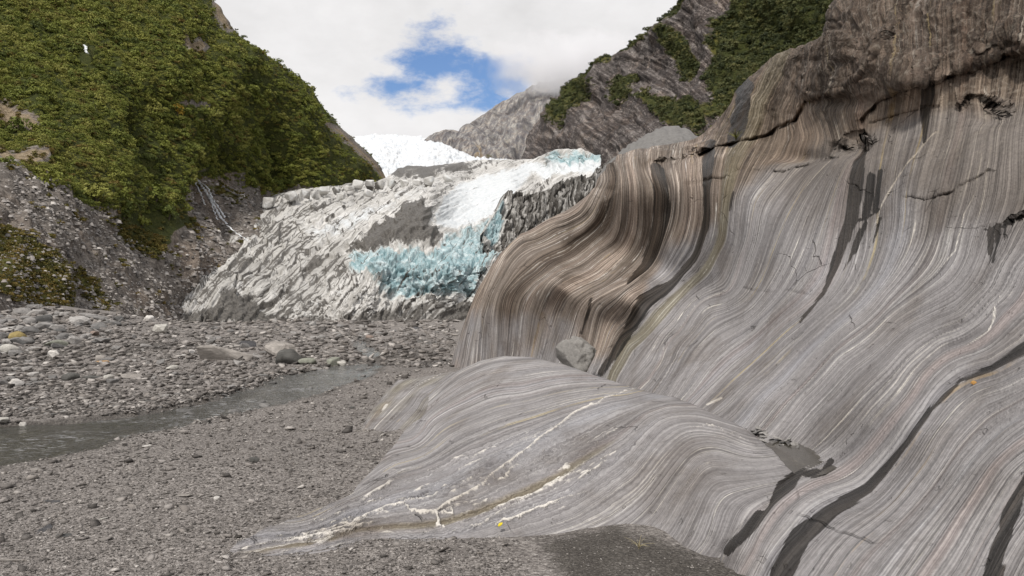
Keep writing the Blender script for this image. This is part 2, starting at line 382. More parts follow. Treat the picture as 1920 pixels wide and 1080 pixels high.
def water_material(name, murk, rough=.06, scale=2.2, dist=.06):
    m = NT(name, rough, .5); P = m.pos()
    m.b.inputs['IOR'].default_value = 1.33
    n = m.noise(m.vscale(P, (1., .55, 1.)), scale, 4, .6, .6); n2 = m.noise(m.vscale(P, (1.6, .8, 1.)), scale * 4, 3, .6)
    fl = m.math('MULTIPLY', m.rng(m.noise(m.vscale(P, (1., 2.6, 1.)), scale * 1.3, 5, .7), .52, .63), m.rng(m.noise(P, .35, 3), .42, .6)); c = m.mix(m.math('MULTIPLY', fl, .8 if dist > .02 else 0.), m.mix(m.rng(m.math('MULTIPLY', n, n2), .30, .42), murk, tuple(min(1, k * 2.2) for k in murk)), (.42, .42, .43))  # light flecks: foam, and sky reflections painted into the water colour
    return m.done(c, m.bump(m.math('ADD', n, m.math('MULTIPLY', n2, .35)), dist, 1.))
M_WATER = water_material('stream_water', (.050, .047, .040), .06, 3.0, .11)
M_POOL = water_material('pool_water', (.05, .045, .036), .05, 3., .004)

def hill_material(name, rockcol, tint=(1, 1, 1)):
    m = NT(name, .92, .15); P = m.pos(); veg = m.attr('veg'); moss = m.attr('moss'); bare = m.attr('bare')
    big = m.noise(P, .035, 6, .62); mid = m.noise(P, .22, 6, .68); fine = m.noise(P, 1.4, 5, .7)
    v = m.voro(P, 1.1, out='Color'); vs = m.n('ShaderNodeSeparateColor'); m.l(v, vs.inputs[0])
    t = m.math('ADD', m.math('MULTIPLY', mid, .45), m.math('ADD', m.math('MULTIPLY', fine, .35), m.math('MULTIPLY', vs.outputs[0], .2)))
    dn = m.noise(m.vadd(m.vec(m.math('MULTIPLY', m.attr('dip'), .16), 0., 0.), m.vscale(P, (.012, .012, .012))), 1., 5, .65); t = m.math('ADD', t, m.math('MULTIPLY', m.math('SUBTRACT', dn, .5), 1.0 if name != 'scree_slope' else .0))
    c = m.ramp(t, [(.30, rockcol[0]), (.45, rockcol[1]), (.56, rockcol[2]), (.70, rockcol[3])])
    c = m.mix(m.rng(big, .45, .65, 0, .55), c, m.mix(1., c, (1.12, .96, .82), 'MULTIPLY'))
    bc = m.ramp(t, [(.3, (.13, .098, .062)), (.5, (.25, .195, .13)), (.7, (.38, .31, .22))])
    c = m.mix(m.rng(m.math('ADD', bare, m.math('MULTIPLY', m.math('SUBTRACT', fine, .5), .9)), .35, .7), c, bc)
    mo = m.ramp(m.math('ADD', m.math('MULTIPLY', fine, .6), m.math('MULTIPLY', mid, .4)), [(.3, (.030, .034, .010)), (.5, (.085, .085, .022)), (.68, (.165, .130, .040))])
    c = m.mix(m.rng(m.math('ADD', moss, m.math('MULTIPLY', m.math('SUBTRACT', m.math('ADD', mid, m.math('MULTIPLY', fine, .6)), .8), 1.6)), .25, .6), c, mo)
    vg = m.ramp(m.math('ADD', m.math('MULTIPLY', fine, .5), m.math('MULTIPLY', mid, .5)), [(.3, (.018, .022, .008)), (.5, (.045, .052, .014)), (.7, (.10, .095, .028))])
    c = m.mix(m.rng(m.math('ADD', veg, m.math('MULTIPLY', m.math('SUBTRACT', mid, .5), .8)), .3, .6), c, vg)
    c = m.mix(1., c, tint, 'MULTIPLY')
    h = m.math('ADD', m.math('MULTIPLY', mid, 1.), m.math('MULTIPLY', fine, .35))
    h = m.math('ADD', h, m.math('MULTIPLY', m.voro(P, 1.1), -.12))
    return m.done(c, m.bump(h, 2.2, .8))
M_HILL = hill_material('scree_slope', [(.070, .060, .052), (.145, .127, .112), (.215, .190, .168), (.36, .325, .29)])
M_CLIFF = hill_material('cliff_slope', [(.024, .020, .019), (.060, .051, .048), (.115, .099, .093), (.30, .27, .25)])
M_FAR = hill_material('far_mountain', [(.085, .080, .085), (.15, .142, .145), (.23, .218, .21), (.42, .40, .36)])

def ice_material():
    m = NT('glacier_ice', .55, .35); P = m.pos(); dirt = m.attr('dirt'); blue = m.attr('blue'); clean = m.attr('clean'); g = m.attr('flow')
    big = m.noise(P, .05, 5, .6); mid = m.noise(P, .25, 6, .68); fine = m.noise(P, 1.2, 5, .7)
    st = m.noise(m.vadd(m.vec(m.math('MULTIPLY', g, .11), 0., 0.), m.vscale(P, (.01, .01, .012))), 1., 4, .65)
    base = m.ramp(m.math('ADD', m.math('MULTIPLY', mid, .3), m.math('MULTIPLY', st, .7)), [(.32, (.20, .188, .172)), (.44, (.43, .415, .39)), (.55, (.63, .615, .59)), (.68, (.80, .79, .775))])
    wht = m.ramp(m.math('ADD', m.math('MULTIPLY', fine, .5), m.math('MULTIPLY', mid, .5)), [(.3, (.40, .45, .48)), (.45, (.60, .63, .65)), (.58, (.72, .735, .74)), (.7, (.80, .80, .80))])
    c = m.mix(m.rng(m.math('ADD', clean, m.math('MULTIPLY', m.math('SUBTRACT', mid, .5), .9)), .3, .7), base, wht)
    bl = m.ramp(m.math('ADD', m.math('MULTIPLY', mid, .65), m.math('MULTIPLY', fine, .35)), [(.30, (.10, .195, .22)), (.42, (.21, .325, .35)), (.52, (.37, .475, .495)), (.64, (.68, .735, .74))])
    c = m.mix(m.rng(m.math('ADD', blue, m.math('MULTIPLY', m.math('SUBTRACT', m.math('ADD', m.math('MULTIPLY', big, .5), m.math('MULTIPLY', mid, .5)), .5), 2.2)), .12, .75), c, bl)
    dv = m.math('ADD', dirt, m.math('MULTIPLY', m.math('SUBTRACT', m.math('ADD', m.math('MULTIPLY', st, .75), m.math('MULTIPLY', mid, .25)), .5), 3.0))
    dv = m.math('ADD', dv, m.math('MULTIPLY', m.math('SUBTRACT', fine, .5), .5))
    thin = m.noise(m.vadd(m.vec(m.math('MULTIPLY', g, .30), 0., 0.), m.vscale(P, (.035, .035, .04))), 1., 3, .6); dv = m.math('ADD', dv, m.rng(thin, .57, .64, 0., .55))
    dc = m.ramp(fine, [(.3, (.05, .046, .041)), (.5, (.10, .092, .082)), (.7, (.18, .165, .148))])
    c = m.mix(m.rng(dv, .32, .72), c, dc)
    h = m.math('ADD', m.math('MULTIPLY', mid, 1.), m.math('MULTIPLY', fine, .4))
    m.b.inputs['Subsurface Weight'].default_value = 0.0
    return m.done(c, m.bump(h, .9, .6))
M_ICE = ice_material()
def snow_material():
    m = NT('icefall_snow', .6, .3); P = m.pos()
    mid = m.noise(P, .035, 6, .7); fine = m.noise(P, .15, 5, .7)
    c = m.ramp(m.math('ADD', m.math('MULTIPLY', mid, .5), m.math('MULTIPLY', fine, .5)), [(.32, (.36, .42, .48)), (.43, (.56, .60, .64)), (.54, (.72, .73, .74)), (.66, (.82, .82, .82))])
    return m.done(c, m.bump(mid, 9., .6))
M_SNOW = snow_material()
def leaf_material(name, cols):
    m = NT(name, .7, .25); r = m.n('ShaderNodeObjectInfo').outputs['Random']; P = m.pos()
    big = m.noise(P, .045, 4, .6); fine = m.noise(P, .9, 3, .6)
    t = m.math('ADD', m.math('ADD', m.math('MULTIPLY', r, .36), m.math('MULTIPLY', big, .72)), m.math('MULTIPLY', m.math('SUBTRACT', fine, .5), .25))
    c = m.ramp(m.math('SUBTRACT', t, .04), [(.22 + .46 * i / (len(cols) - 1), k) for i, k in enumerate(cols)])
    return m.done(c)
M_LEAF = leaf_material('shrub_leaf', [(.052, .068, .015), (.098, .118, .021), (.150, .168, .028), (.185, .192, .036), (.205, .20, .045)])
M_LEAF2 = leaf_material('dark_shrub_leaf', [(.026, .034, .013), (.046, .057, .020), (.076, .085, .028), (.115, .112, .038)])
M_LEAFY = leaf_material('yellow_shrub_leaf', [(.20, .13, .015), (.28, .18, .02), (.33, .22, .03)])
def plain(name, col, rough=.8, nscale=8., var=.25):
    m = NT(name, rough, .25); n = m.noise(m.objc(), nscale, 4, .6)
    return m.done(m.mix(1., col, m.ramp(n, [(.3, 1 - var), (.7, 1 + var)]), 'MULTIPLY'), m.bump(n, .02, .5))
M_FALL = plain('falling_water', (.72, .74, .76), .3, .6, .25)
M_STRAW = plain('dry_straw', (.52, .44, .24), .8)
M_GRASSY = plain('ledge_grass', (.16, .16, .035), .8)
M_TRUNK = plain('shrub_stem', (.10, .08, .06))

# ------------------------------------------------------------------ riverbed and stream (world-space height field)
RB = [(3, -11.5), (9, -9.2), (11.8, -8.3), (12.9, -7.8), (14.6, -7.9), (16.5, -7.4), (18.8, -6.6), (22.7, -6.0), (28.6, -5.8), (33, -6.1), (38, -6.6), (45, -7.9), (60, -12), (90, -18)]
LB = [(3, -20), (11, -14.6), (16.5, -11.6), (17.2, -10), (18.6, -9.2), (21.2, -8.9), (26.3, -9.2), (30, -9.3), (33, -9.0), (38.7, -8.3), (45, -8.8), (60, -12.8), (90, -18.6)]
def ground_h(X, Y):
    wob = fbm(X * .8, Y * .5, oct=3, seed=3) * .45
    xr, xl = interp(Y, RB) + wob, interp(Y, LB) + wob
    ins = np.minimum(xr - X, X - xl)
    damp_w = np.clip(Y / 30., .8, 3)
    ch = -.30 * sstep(-.55 * damp_w, .5, ins) * sstep(95, 50, Y)
    z = ch + .05 * fbm(X * .5, Y * .4, oct=4, seed=11) * np.clip(Y / 10, .35, 1.5)
    far = sstep(28, 90, Y)
    z = z + far * .40 * fbm(X * .07, Y * .045, oct=5, seed=21) + far * .25 * np.maximum(0, ridged(X * .12, Y * .09, oct=3, seed=29))
    bank = sstep(.38, .62, -X / np.maximum(Y, 1)) * sstep(30, 80, Y)
    z = z + bank * (2.6 + .9 * fbm(X * .09, Y * .09, oct=4, seed=5))
    # cut bank of dark gravel beside the stream head
    cut = np.exp(-(((X + 6.0) / 2.6) ** 2 + ((Y - 41) / 2.2) ** 2)); z = z + .55 * cut
    # silt apron against the foot of the outcrop, right of the gravel
    ap = sstep(0.2, 1.6, X + .25 * (8 - Y)) * sstep(9.5, 7.8, Y); z = z + .12 * ap
    return z, ins, far, ap
def make_ground():
    ys = np.concatenate([np.linspace(-30, 2.5, 12), np.geomspace(3, 60, 330), np.geomspace(61, 420, 170), np.geomspace(450, 9000, 14)])
    a = np.concatenate([np.linspace(-6, -1.1, 24), np.linspace(-1.05, .75, 340), np.linspace(.8, 6, 24)])
    Yg, Ag = np.meshgrid(ys, a, indexing='ij')
    X = Ag * np.maximum(np.abs(Yg), 5)
    z, ins, far, ap = ground_h(X, np.maximum(Yg, 1.))
    z = np.where(Yg > 450, -.5, z)
    px, py = proj(np.stack([X, np.maximum(Yg, 1.), z], -1))
    mud = np.maximum(soft_poly(px, py, [(900, 1000), (1100, 962), (1170, 955), (1240, 980), (1420, 1040), (1560, 1120), (1200, 1100), (1060, 1075), (1010, 1030)], 60), -1)
    mud = np.maximum(mud, soft_poly(px, py, [(960, 985), (1160, 955), (1560, 1090), (1500, 1160), (1080, 1160), (1010, 1060)], 45))
    mud = np.where(Yg > 3, mud, -1)
    damp = np.maximum(sstep(-1.1, .1, ins) * (Yg < 95), .85 * np.exp(-(((X + 6.0) / 2.8) ** 2 + ((Yg - 40.0) / 2.4) ** 2)))
    damp = np.maximum(damp, .8 * sstep(0.25, .6, fbm(X * .25, Yg * .12, oct=4, seed=41)) * sstep(24, 36, Yg) * sstep(120, 60, Yg))
    mossy = 1.1 * soft_poly(px, py, [(700, 575), (760, 560), (880, 545), (880, 572), (800, 585)], 14)
    P = np.stack([X, Yg, z], -1)
    g = grid_obj('riverbed_ground', P, M_GROUND, dict(mud=mud, damp=damp, moss=np.clip(mossy, -1, 1)), flip=True)
    tag(g, kind='structure')
make_ground()
def zg(x, y): return float(ground_h(np.array([x]), np.array([max(y, 1.)]))[0][0])
def zgv(x, y): return ground_h(x, y)[0]
def hit_ground(px, py):
    px = np.atleast_1d(np.asarray(px, float)); py = np.atleast_1d(np.asarray(py, float))
    ts = np.geomspace(4., 225., 130); X = (px[:, None] - CXP) / F * ts; b = (CYP - py) / F
    X = X / (CP - b * SP)[:, None]; Zr = EYE + ((SP + b * CP) / (CP - b * SP))[:, None] * ts
    out = np.empty((len(px), 3))
    if len(px) > 500 and py.min() > 694:                   # near flat: fixed-point iteration is enough
        Y = depth_z(py, 0.)
        for _ in range(3): Xh = (px - CXP) / F / (CP - b * SP) * Y; z = zgv(Xh, Y); Y = np.clip((z - EYE) * (CP - b * SP) / (SP + b * CP), 3, 225)
        Xh = (px - CXP) / F / (CP - b * SP) * Y; return np.stack([Xh, Y, zgv(Xh, Y)], -1)
    for i in range(0, len(px), 4000):
        sl = slice(i, i + 4000); Yb = np.broadcast_to(ts, X[sl].shape); G_ = zgv(X[sl], Yb); below = Zr[sl] <= G_; k = np.where(below.any(1), below.argmax(1), len(ts) - 1)
        r = np.arange(len(k)); k0 = np.maximum(k - 1, 0); d0 = Zr[sl][r, k0] - G_[r, k0]; d1 = Zr[sl][r, k] - G_[r, k]; f = np.clip(d0 / np.where(np.abs(d0 - d1) < 1e-9, 1, d0 - d1), 0, 1)
        Yh = ts[k0] + (ts[k] - ts[k0]) * f; Xh = X[sl][r, k0] + (X[sl][r, k] - X[sl][r, k0]) * f
        out[sl] = np.stack([Xh, Yh, zgv(Xh, Yh)], -1)
    return out
def make_stream():
    ys = np.concatenate([np.linspace(3, 12, 30), np.linspace(12.2, 50, 420), np.linspace(51, 90, 30)])
    t = np.linspace(-.35, 1.35, 90); Yg, T = np.meshgrid(ys, t, indexing='ij')
    xr, xl = interp(ys, RB)[:, None], interp(ys, LB)[:, None]
    X = xl + (xr - xl) * T
    Z = -.135 + .03 * fbm(X * 2.6, Yg * 1.3, oct=4, gain=.6, seed=8)
    tag(grid_obj('stream_water', np.stack([X, Yg, Z], -1), M_WATER, flip=True), kind='structure')
make_stream()

# ------------------------------------------------------------------ striped bedrock outcrop: wall and whaleback
def zc(lst): return [(x, y, depth_z(y, z)) for x, y, z in lst]
WALL_CURVES = {
 840: [(1125, 335), (1060, 395), (985, 437), (920, 497), (893, 540), (875, 590), (858, 640), (845, 692)],
 900: [(1100, 400), (1040, 425), (980, 445), (946, 490), (931, 525), (912, 565), (905, 600), (895, 690)],
 960: [(1135, 360), (1125, 410), (1060, 468), (1000, 500), (970, 525), (948, 555), (940, 600), (935, 690)],
 1040: [(1160, 305), (1169, 345), (1166, 397), (1156, 450), (1122, 470), (1105, 488), (1062, 508), (1030, 530), (1015, 560), (1000, 620), (985, 690)],
 1100: [(1195, 300), (1205, 345), (1205, 394), (1194, 457), (1160, 499), (1130, 529), (1095, 546), (1070, 560), (1052, 600), (1035, 640), (1018, 690)],
 1150: [(1225, 295), (1231, 330), (1235, 405), (1224, 457), (1209, 495), (1175, 529), (1130, 553), (1107, 565), (1095, 610), (1075, 690)],
 1220: [(1285, 290), (1287, 330), (1287, 405), (1265, 472), (1224, 527), (1185, 547), (1150, 585), (1130, 640), (1110, 695)],
 1270: [(1330, 290), (1325, 341), (1323, 412), (1302, 480), (1257, 532), (1209, 566), (1186, 611), (1137, 690)],
 1330: [(1385, 290), (1370, 367), (1362, 450), (1325, 517), (1250, 581), (1175, 645), (1145, 697)],
 1390: [(1500, 270), (1445, 330), (1407, 375), (1385, 480), (1362, 544), (1269, 619), (1231, 675), (1212, 705)],
 1440: [(1560, 270), (1505, 322), (1445, 412), (1415, 495), (1396, 540), (1325, 577), (1269, 637), (1242, 700), (1220, 735)],
 1580: [(1625, 0), (1618, 130), (1610, 260), (1594, 322), (1582, 412), (1549, 532), (1526, 559), (1462, 611), (1387, 675), (1320, 740), (1290, 770)],
 1680: [(1745, 0), (1735, 130), (1720, 250), (1700, 330), (1690, 430), (1660, 510), (1620, 570), (1540, 640), (1470, 710), (1390, 800)],
 1770: [(1870, 0), (1850, 200), (1830, 330), (1800, 431), (1785, 495), (1740, 540), (1669, 592), (1575, 667), (1500, 745), (1440, 820)],
 1850: [(1960, 150), (1920, 380), (1880, 470), (1850, 540), (1800, 590), (1740, 615), (1660, 675), (1580, 750), (1500, 840), (1470, 870)],
 1920: [(2010, 250), (1960, 430), (1905, 500), (1860, 570), (1819, 615), (1762, 640), (1706, 690), (1640, 770), (1570, 855), (1500, 895), (1450, 935), (1400, 1000)],
 1980: [(2060, 480), (2000, 600), (1920, 655), (1860, 690), (1790, 715), (1740, 770), (1690, 835), (1620, 915), (1500, 1000), (1450, 1060)],
 2040: [(2020, 650), (1920, 710), (1840, 745), (1770, 810), (1700, 910), (1600, 1010), (1550, 1080)],
 2120: [(2040, 720), (1920, 790), (1850, 850), (1780, 940), (1720, 1020), (1680, 1080)],
 2200: [(2050, 830), (1920, 900), (1880, 960), (1840, 1030), (1820, 1080)],
 2300: [(2100, 950), (1960, 1030), (1930, 1090)],
 1385: [(1520, 60), (1505, 130), (1480, 230)], 1320: [(1455, 120), (1420, 190), (1395, 250)], 1260: [(1380, 190), (1340, 250)],
}
HUMP_CURVES = {
 1500: [(766, 803), (800, 750), (858, 698), (925, 671), (1000, 665)],
 1560: [(740, 830), (800, 790), (872, 752), (979, 724), (1085, 706), (1180, 712)],
 1620: [(560, 972), (660, 925), (740, 870), (850, 815), (950, 775), (1050, 750), (1194, 726)],
 1680: [(500, 1000), (650, 960), (800, 915), (920, 860), (1042, 803), (1150, 760), (1254, 745)],
 1740: [(560, 1020), (700, 990), (790, 985), (900, 955), (988, 915), (1056, 885), (1112, 845), (1176, 808), (1215, 774), (1254, 757), (1318, 762), (1360, 780)],
 1800: [(940, 1010), (1020, 990), (1088, 965), (1148, 925), (1183, 903), (1261, 824), (1290, 805), (1360, 810), (1424, 834)],
 1860: [(1200, 1020), (1254, 965), (1300, 898), (1318, 872), (1378, 873), (1449, 870)],
 1890: [(1260, 1030), (1290, 983), (1325, 912), (1346, 898), (1396, 898), (1477, 888)],
 1925: [(1340, 1040), (1370, 980), (1395, 940), (1440, 920), (1500, 900)],
 1960: [(1400, 1040), (1440, 990), (1480, 960)],
}
def strat_field(curves):
    pts, vals = [], []
    for s, c in curves.items():
        for p in c: pts.append(p); vals.append(s)
    return tps(pts, vals, 3e-3)
WET = [([(1231, 314), (1235, 405), (1224, 457), (1209, 495), (1180, 525)], [12, 15, 14, 12, 6]),
 ([(1330, 270), (1325, 341), (1323, 412), (1302, 480), (1257, 532), (1209, 566), (1190, 600), (1155, 660), (1128, 700)], [13, 14, 14, 13, 13, 16, 13, 8, 6]),
 ([(1108, 560), (1100, 590), (1090, 625)], [4, 4, 3]),
 ([(1612, 250), (1607, 322), (1597, 412), (1565, 500), (1545, 550), (1500, 604)], [8, 13, 12, 8, 4, 2]),
 ([(1632, 332), (1622, 405)], [9, 8]), ([(1650, 322), (1640, 395)], [6, 7]), ([(1622, 418), (1600, 470), (1582, 505)], [5, 4, 1]), ([(1650, 410), (1636, 455)], [4, 1]),
 ([(1650, 392), (1620, 410), (1600, 415)], [2, 3, 3]),
 ([(1742, 160), (1736, 200), (1733, 265)], [13, 10, 3]),
 ([(1852, 428), (1850, 492)], [6, 2]), ([(1866, 423), (1857, 488)], [6, 2]), ([(1880, 418), (1878, 446)], [4, 1]), ([(1894, 413), (1892, 436)], [3, 1]), ([(1845, 428), (1895, 412), (1925, 398)], [3, 3, 3]),
 ([(2000, 612), (1920, 655), (1860, 690), (1800, 712), (1745, 768), (1695, 832), (1625, 912), (1560, 955), (1500, 1005), (1465, 1075)], [15, 12, 8, 6, 6, 7, 10, 12, 18, 22]),
 ([(1500, 890), (1472, 918), (1450, 950), (1410, 1000), (1380, 1040)], [12, 19, 10, 8, 9]),
 ([(1935, 870), (1900, 930), (1880, 1000), (1855, 1090)], [12, 15, 15, 17]),
 ([(1402, 165), (1387, 230), (1375, 268)], [15, 15, 12]), ([(1380, 365), (1378, 395)], [3, 2]),
 ([(1560, 870), (1545, 890), (1500, 898)], [6, 6, 6])]
CRACKS = [([(1511, 186), (1556, 178), (1612, 150), (1650, 109), (1668, 70)], .30), ([(1616, 225), (1642, 195), (1684, 169), (1762, 150), (1837, 124), (1920, 94), (2050, 50)], .24),
 ([(1642, 229), (1699, 210), (1751, 199)], .08), ([(1800, 198), (1815, 180), (1845, 184), (1886, 202)], .12), ([(1710, 369), (1736, 377), (1785, 360), (1830, 334), (1852, 319)], .07),
 ([(1845, 424), (1894, 412), (1930, 398)], .07), ([(1287, 341), (1325, 337), (1370, 335)], .10), ([(1380, 326), (1410, 319), (1470, 322), (1519, 307), (1560, 296)], .16),
 ([(1628, 268), (1612, 246), (1582, 253), (1574, 278)], .10), ([(1309, 283), (1365, 271), (1432, 257), (1492, 225), (1511, 187)], .45), ([(1505, 70), (1512, 130), (1508, 190)], .12),
 ([(1805, 888), (1832, 892)], .012), ([(1700, 330), (1655, 392)], .03), ([(1230, 300), (1290, 292)], .15), ([(1478, 545), (1510, 551), (1545, 556)], .03), ([(1395, 540), (1440, 548)], .05)]
def rock_attrs(x, y):
    wet = np.full(x.shape, -9.)
    for l, w in WET: wet = np.maximum(wet, poly_dist(x, y, l, w) / 9.)
    return np.clip(wet, -1.5, 1.2)
XL = [(-260, 1640), (-60, 1590), (15, 1562), (70, 1543), (95, 1482), (115, 1440), (150, 1402), (190, 1372), (225, 1343), (250, 1314), (262, 1292), (272, 1240), (285, 1185), (305, 1142), (330, 1130), (355, 1118), (378, 1085), (395, 1058), (437, 983), (497, 919), (540, 893), (590, 875), (640, 858), (692, 845), (704, 842), (760, 905), (850, 1100), (900, 1240), (1000, 1320), (1140, 1340)]
WALL_CTRL = zc([(845, 692, -.05), (1000, 700, .3), (1137, 695, .8), (1212, 712, .85), (1300, 752, .75), (1400, 812, .62), (1440, 838, .57), (1470, 850, .56), (1515, 862, .56), (1568, 870, .63), (1540, 893, .625), (1500, 904, .62), (1500, 790, .86), (1535, 825, .76), (1480, 815, .72), (1440, 960, .40), (1390, 1030, .25), (1430, 1050, .22), (1500, 1080, .19)]) + [
 (1600, 1000, 6.3), (1700, 900, 6.8), (1700, 1060, 5.5), (1920, 1060, 4.6), (1920, 900, 5.3), (1920, 780, 6.1), (1920, 650, 7.2), (1920, 500, 8.6), (1920, 300, 10), (1920, 110, 12.0), (1920, 80, 11.6), (1920, 0, 12.4), (1920, -200, 14),
 (1800, 800, 6.9), (1800, 650, 8.4), (1700, 800, 7.6), (1700, 700, 8.8), (1700, 600, 10.2), (1700, 450, 11.6), (1700, 300, 12.6), (1700, 185, 13.3), (1700, 155, 12.8), (1700, 50, 13.8), (1700, -200, 16),
 (1560, 800, 9.55), (1560, 700, 10.75), (1560, 600, 12), (1560, 500, 13.2), (1560, 400, 14), (1560, 300, 14.8), (1560, 200, 16.2), (1560, 150, 15.6), (1560, 30, 17), (1640, -200, 19),
 (1400, 750, 12), (1400, 680, 14), (1400, 600, 15.6), (1400, 540, 16.6), (1400, 450, 17.2), (1400, 340, 18), (1400, 300, 19.2), (1440, 255, 21.5), (1400, 230, 21.8), (1400, 160, 23), (1480, 130, 20.5), (1480, 200, 20.3),
 (1330, 262, 24), (1310, 290, 21.8), (1250, 690, 17), (1250, 620, 19.3), (1250, 560, 20.9), (1250, 525, 22.3), (1250, 470, 22.6), (1250, 400, 22.5), (1250, 325, 22.6), (1250, 285, 25),
 (1200, 600, 20.6), (1180, 548, 21.0), (1200, 500, 24.3), (1180, 420, 24.9), (1180, 330, 24.3), (1150, 600, 22.4), (1150, 556, 21.7), (1150, 510, 25.0), (1145, 305, 26.5),
 (1050, 640, 25), (1050, 565, 24.6), (1045, 532, 24.1), (1060, 490, 27.6), (1080, 440, 28), (1060, 400, 29.5), (960, 650, 28), (960, 560, 28.2), (965, 520, 28.6), (985, 470, 30.2), (990, 440, 31.5), (900, 650, 30.7), (900, 560, 31.2), (895, 540, 32),
 (1400, 900, 9.2), (1350, 960, 8.4), (1340, 1040, 7.4), (1250, 800, 14), (1000, 800, 24), (2250, 1080, 3.6), (2250, 700, 5.4), (2250, 400, 7.6), (2250, 0, 10.5), (2250, -220, 12)]
wall_depth = depth_field(WALL_CTRL, 2e-4)
wall_strat = strat_field(WALL_CURVES)
def brown_of(x, y):
    lim = interp(x, [(840, 760), (1000, 700), (1150, 690), (1250, 470), (1330, 430), (1420, 330), (1520, 300), (1620, 245), (1760, 205), (1920, 190), (2300, 150)])
    b = sstep(70, -70, y - lim) * .9
    return b + .25 * sstep(120, 0, y) - .42 * sstep(1180, 1020, x) * sstep(540, 620, y)
def make_wall():
    ys = np.concatenate([np.linspace(-250, -10, 40), np.linspace(-6, 1120, 440)]); q = np.concatenate([np.linspace(0, .06, 40)[:-1], np.linspace(.06, 1, 440)])
    Yp, Q = np.meshgrid(ys, q, indexing='ij'); xl = interp(ys, XL)[:, None]
    # rugged outline
    xl = xl + (fbm(ys / 22., ys * 0, oct=4, seed=91) * 5 * sstep(330, 250, ys) + fbm(ys / 60., ys * 0, oct=3, seed=92) * 3)[:, None] * (ys < 700)[:, None]
    Xp = xl + (2250 - xl) * Q
    inv = wall_depth(Xp, Yp); D = 1. / np.clip(inv, 1 / 60., 1)
    e = np.clip((Xp - xl) / 46., 0, 1); D = D + (1 - np.sqrt(np.clip(1 - (1 - e) ** 2, 0, 1))) * 2.2
    S = wall_strat(Xp, Yp)
    # grooves and small steps along the joints
    for l, a in CRACKS:
        d = poly_dist(Xp + 4 * fbm(Xp / 18., Yp / 18., oct=3, seed=55), Yp + 4 * fbm(Xp / 18., Yp / 18., oct=3, seed=56), l)
        L = np.array(l, float); side = Yp - interp(Xp, L[np.argsort(L[:, 0])])
        rngm = (Xp > L[:, 0].min() - 12) & (Xp < L[:, 0].max() + 12)
        a = a * np.clip(.75 + .8 * fbm(Xp / 26., Yp / 26., oct=3, seed=57), .1, 1.4)
        D = D + a * 1.3 * np.exp(-(d / 2.6) ** 2) - a * .75 * np.where(rngm & (side < 0), np.exp(-d / 26.), 0)
    P = unproj(Xp, Yp, D); n = normals(P)
    br = brown_of(Xp, Yp)
    rlim = interp(Xp, [(1100, 296), (1200, 292), (1300, 286), (1370, 262), (1430, 245), (1500, 205), (1560, 205), (1620, 205), (1690, 168), (1760, 158), (1850, 150), (1920, 110), (2300, 60)])
    rug_ = sstep(34, -46, Yp - rlim + 16 * fbm(Xp / 30., Yp / 30., oct=4, seed=66)) * (.55 + .45 * sstep(1450, 1600, Xp))
    left = sstep(1420, 1330, Xp) * sstep(560, 500, Yp)
    h = .05 * fbm(S / 34., P[..., 2] * .25, oct=3, seed=61) + .026 * fbm(S / 7., P[..., 2] * .5, oct=2, seed=62)
    h = h + left * (.30 * fbm(S / 46., P[..., 2] * .06, oct=2, seed=67) + .09 * fbm(S / 16., P[..., 2] * .1, oct=2, seed=68))
    x_, y_, z_ = P[..., 0], P[..., 1], P[..., 2]
    fd1, fd2, fid = cells(Xp / 44. + .8 * fbm(Xp / 40., Yp / 40., seed=69), Yp / 40. + .8 * fbm(Xp / 40., Yp / 40., seed=70), 72)
    h = h + rug_ * (.22 * fbm(x_ * .8, y_ * .8, z_ * .8, oct=6, gain=.6, seed=63) + .22 * (fid - .5) * sstep(0, .35, fd2 - fd1) + .10 * ridged(x_ * 2.2, y_ * 2.2, z_ * 1.2, oct=4, seed=64))
    h = h + .07 * fbm(x_ * .5, y_ * .5, z_ * .5, oct=3, seed=65)
    # weathered hollows in the upper grey face
    for hx, hy, rx, ry, dd in [(1600, 268, 28, 24, .22), (1850, 208, 46, 20, .15), (1500, 292, 46, 12, .2), (1560, 190, 40, 12, .2)]:
        h = h - dd * np.exp(-(((Xp - hx) / rx) ** 2 + ((Yp - hy) / ry) ** 2))
    P = P + n * h[..., None]
    olive = -.5 + 1.25 * np.exp(-((S - 1325) / 42.) ** 2) + .9 * np.exp(-((S - 1065) / 26.) ** 2) * sstep(520, 580, Yp) + 1.0 * np.exp(-(((Xp - 1445) / 40) ** 2 + ((Yp - 515) / 28) ** 2)) + .5 * sstep(1000, 900, Xp) * sstep(560, 640, Yp)
    vein = np.full(Xp.shape, -9.)
    for l, w in [([(1759, 244), (1732, 270), (1687, 330), (1650, 395), (1620, 470)], [1.5, 2, 2, 2, .5]), ([(1133, 365), (1128, 410), (1120, 438)], [1, 1.5, .6]), ([(1850, 320), (1805, 400), (1790, 470), (1740, 540)], [.6, 1.8, 2., .8]), ([(1325, 758), (1352, 745)], [3, 3]), ([(1880, 540), (1850, 620), (1800, 650)], [1, 3, 1])]:
        vein = np.maximum(vein, poly_dist(Xp, Yp, l, w) / 4.)
    pale = sum(a_ * np.exp(-((S - c_) / w_) ** 2) for a_, c_, w_ in [(1., 1394, 7.), (.85, 1410, 2.2), (.9, 1421, 3.), (.85, 1374, 2.5), (.85, 1434, 1.8), (.85, 1446, 2.2), (.8, 1362, 1.6), (.8, 1455, 1.5)]) * (.85 + .2 * fbm(S / 3., Yp / 90., oct=2, seed=95))
    vein = np.maximum(vein, (pale - .75) * 1.2 * (Yp > 300))
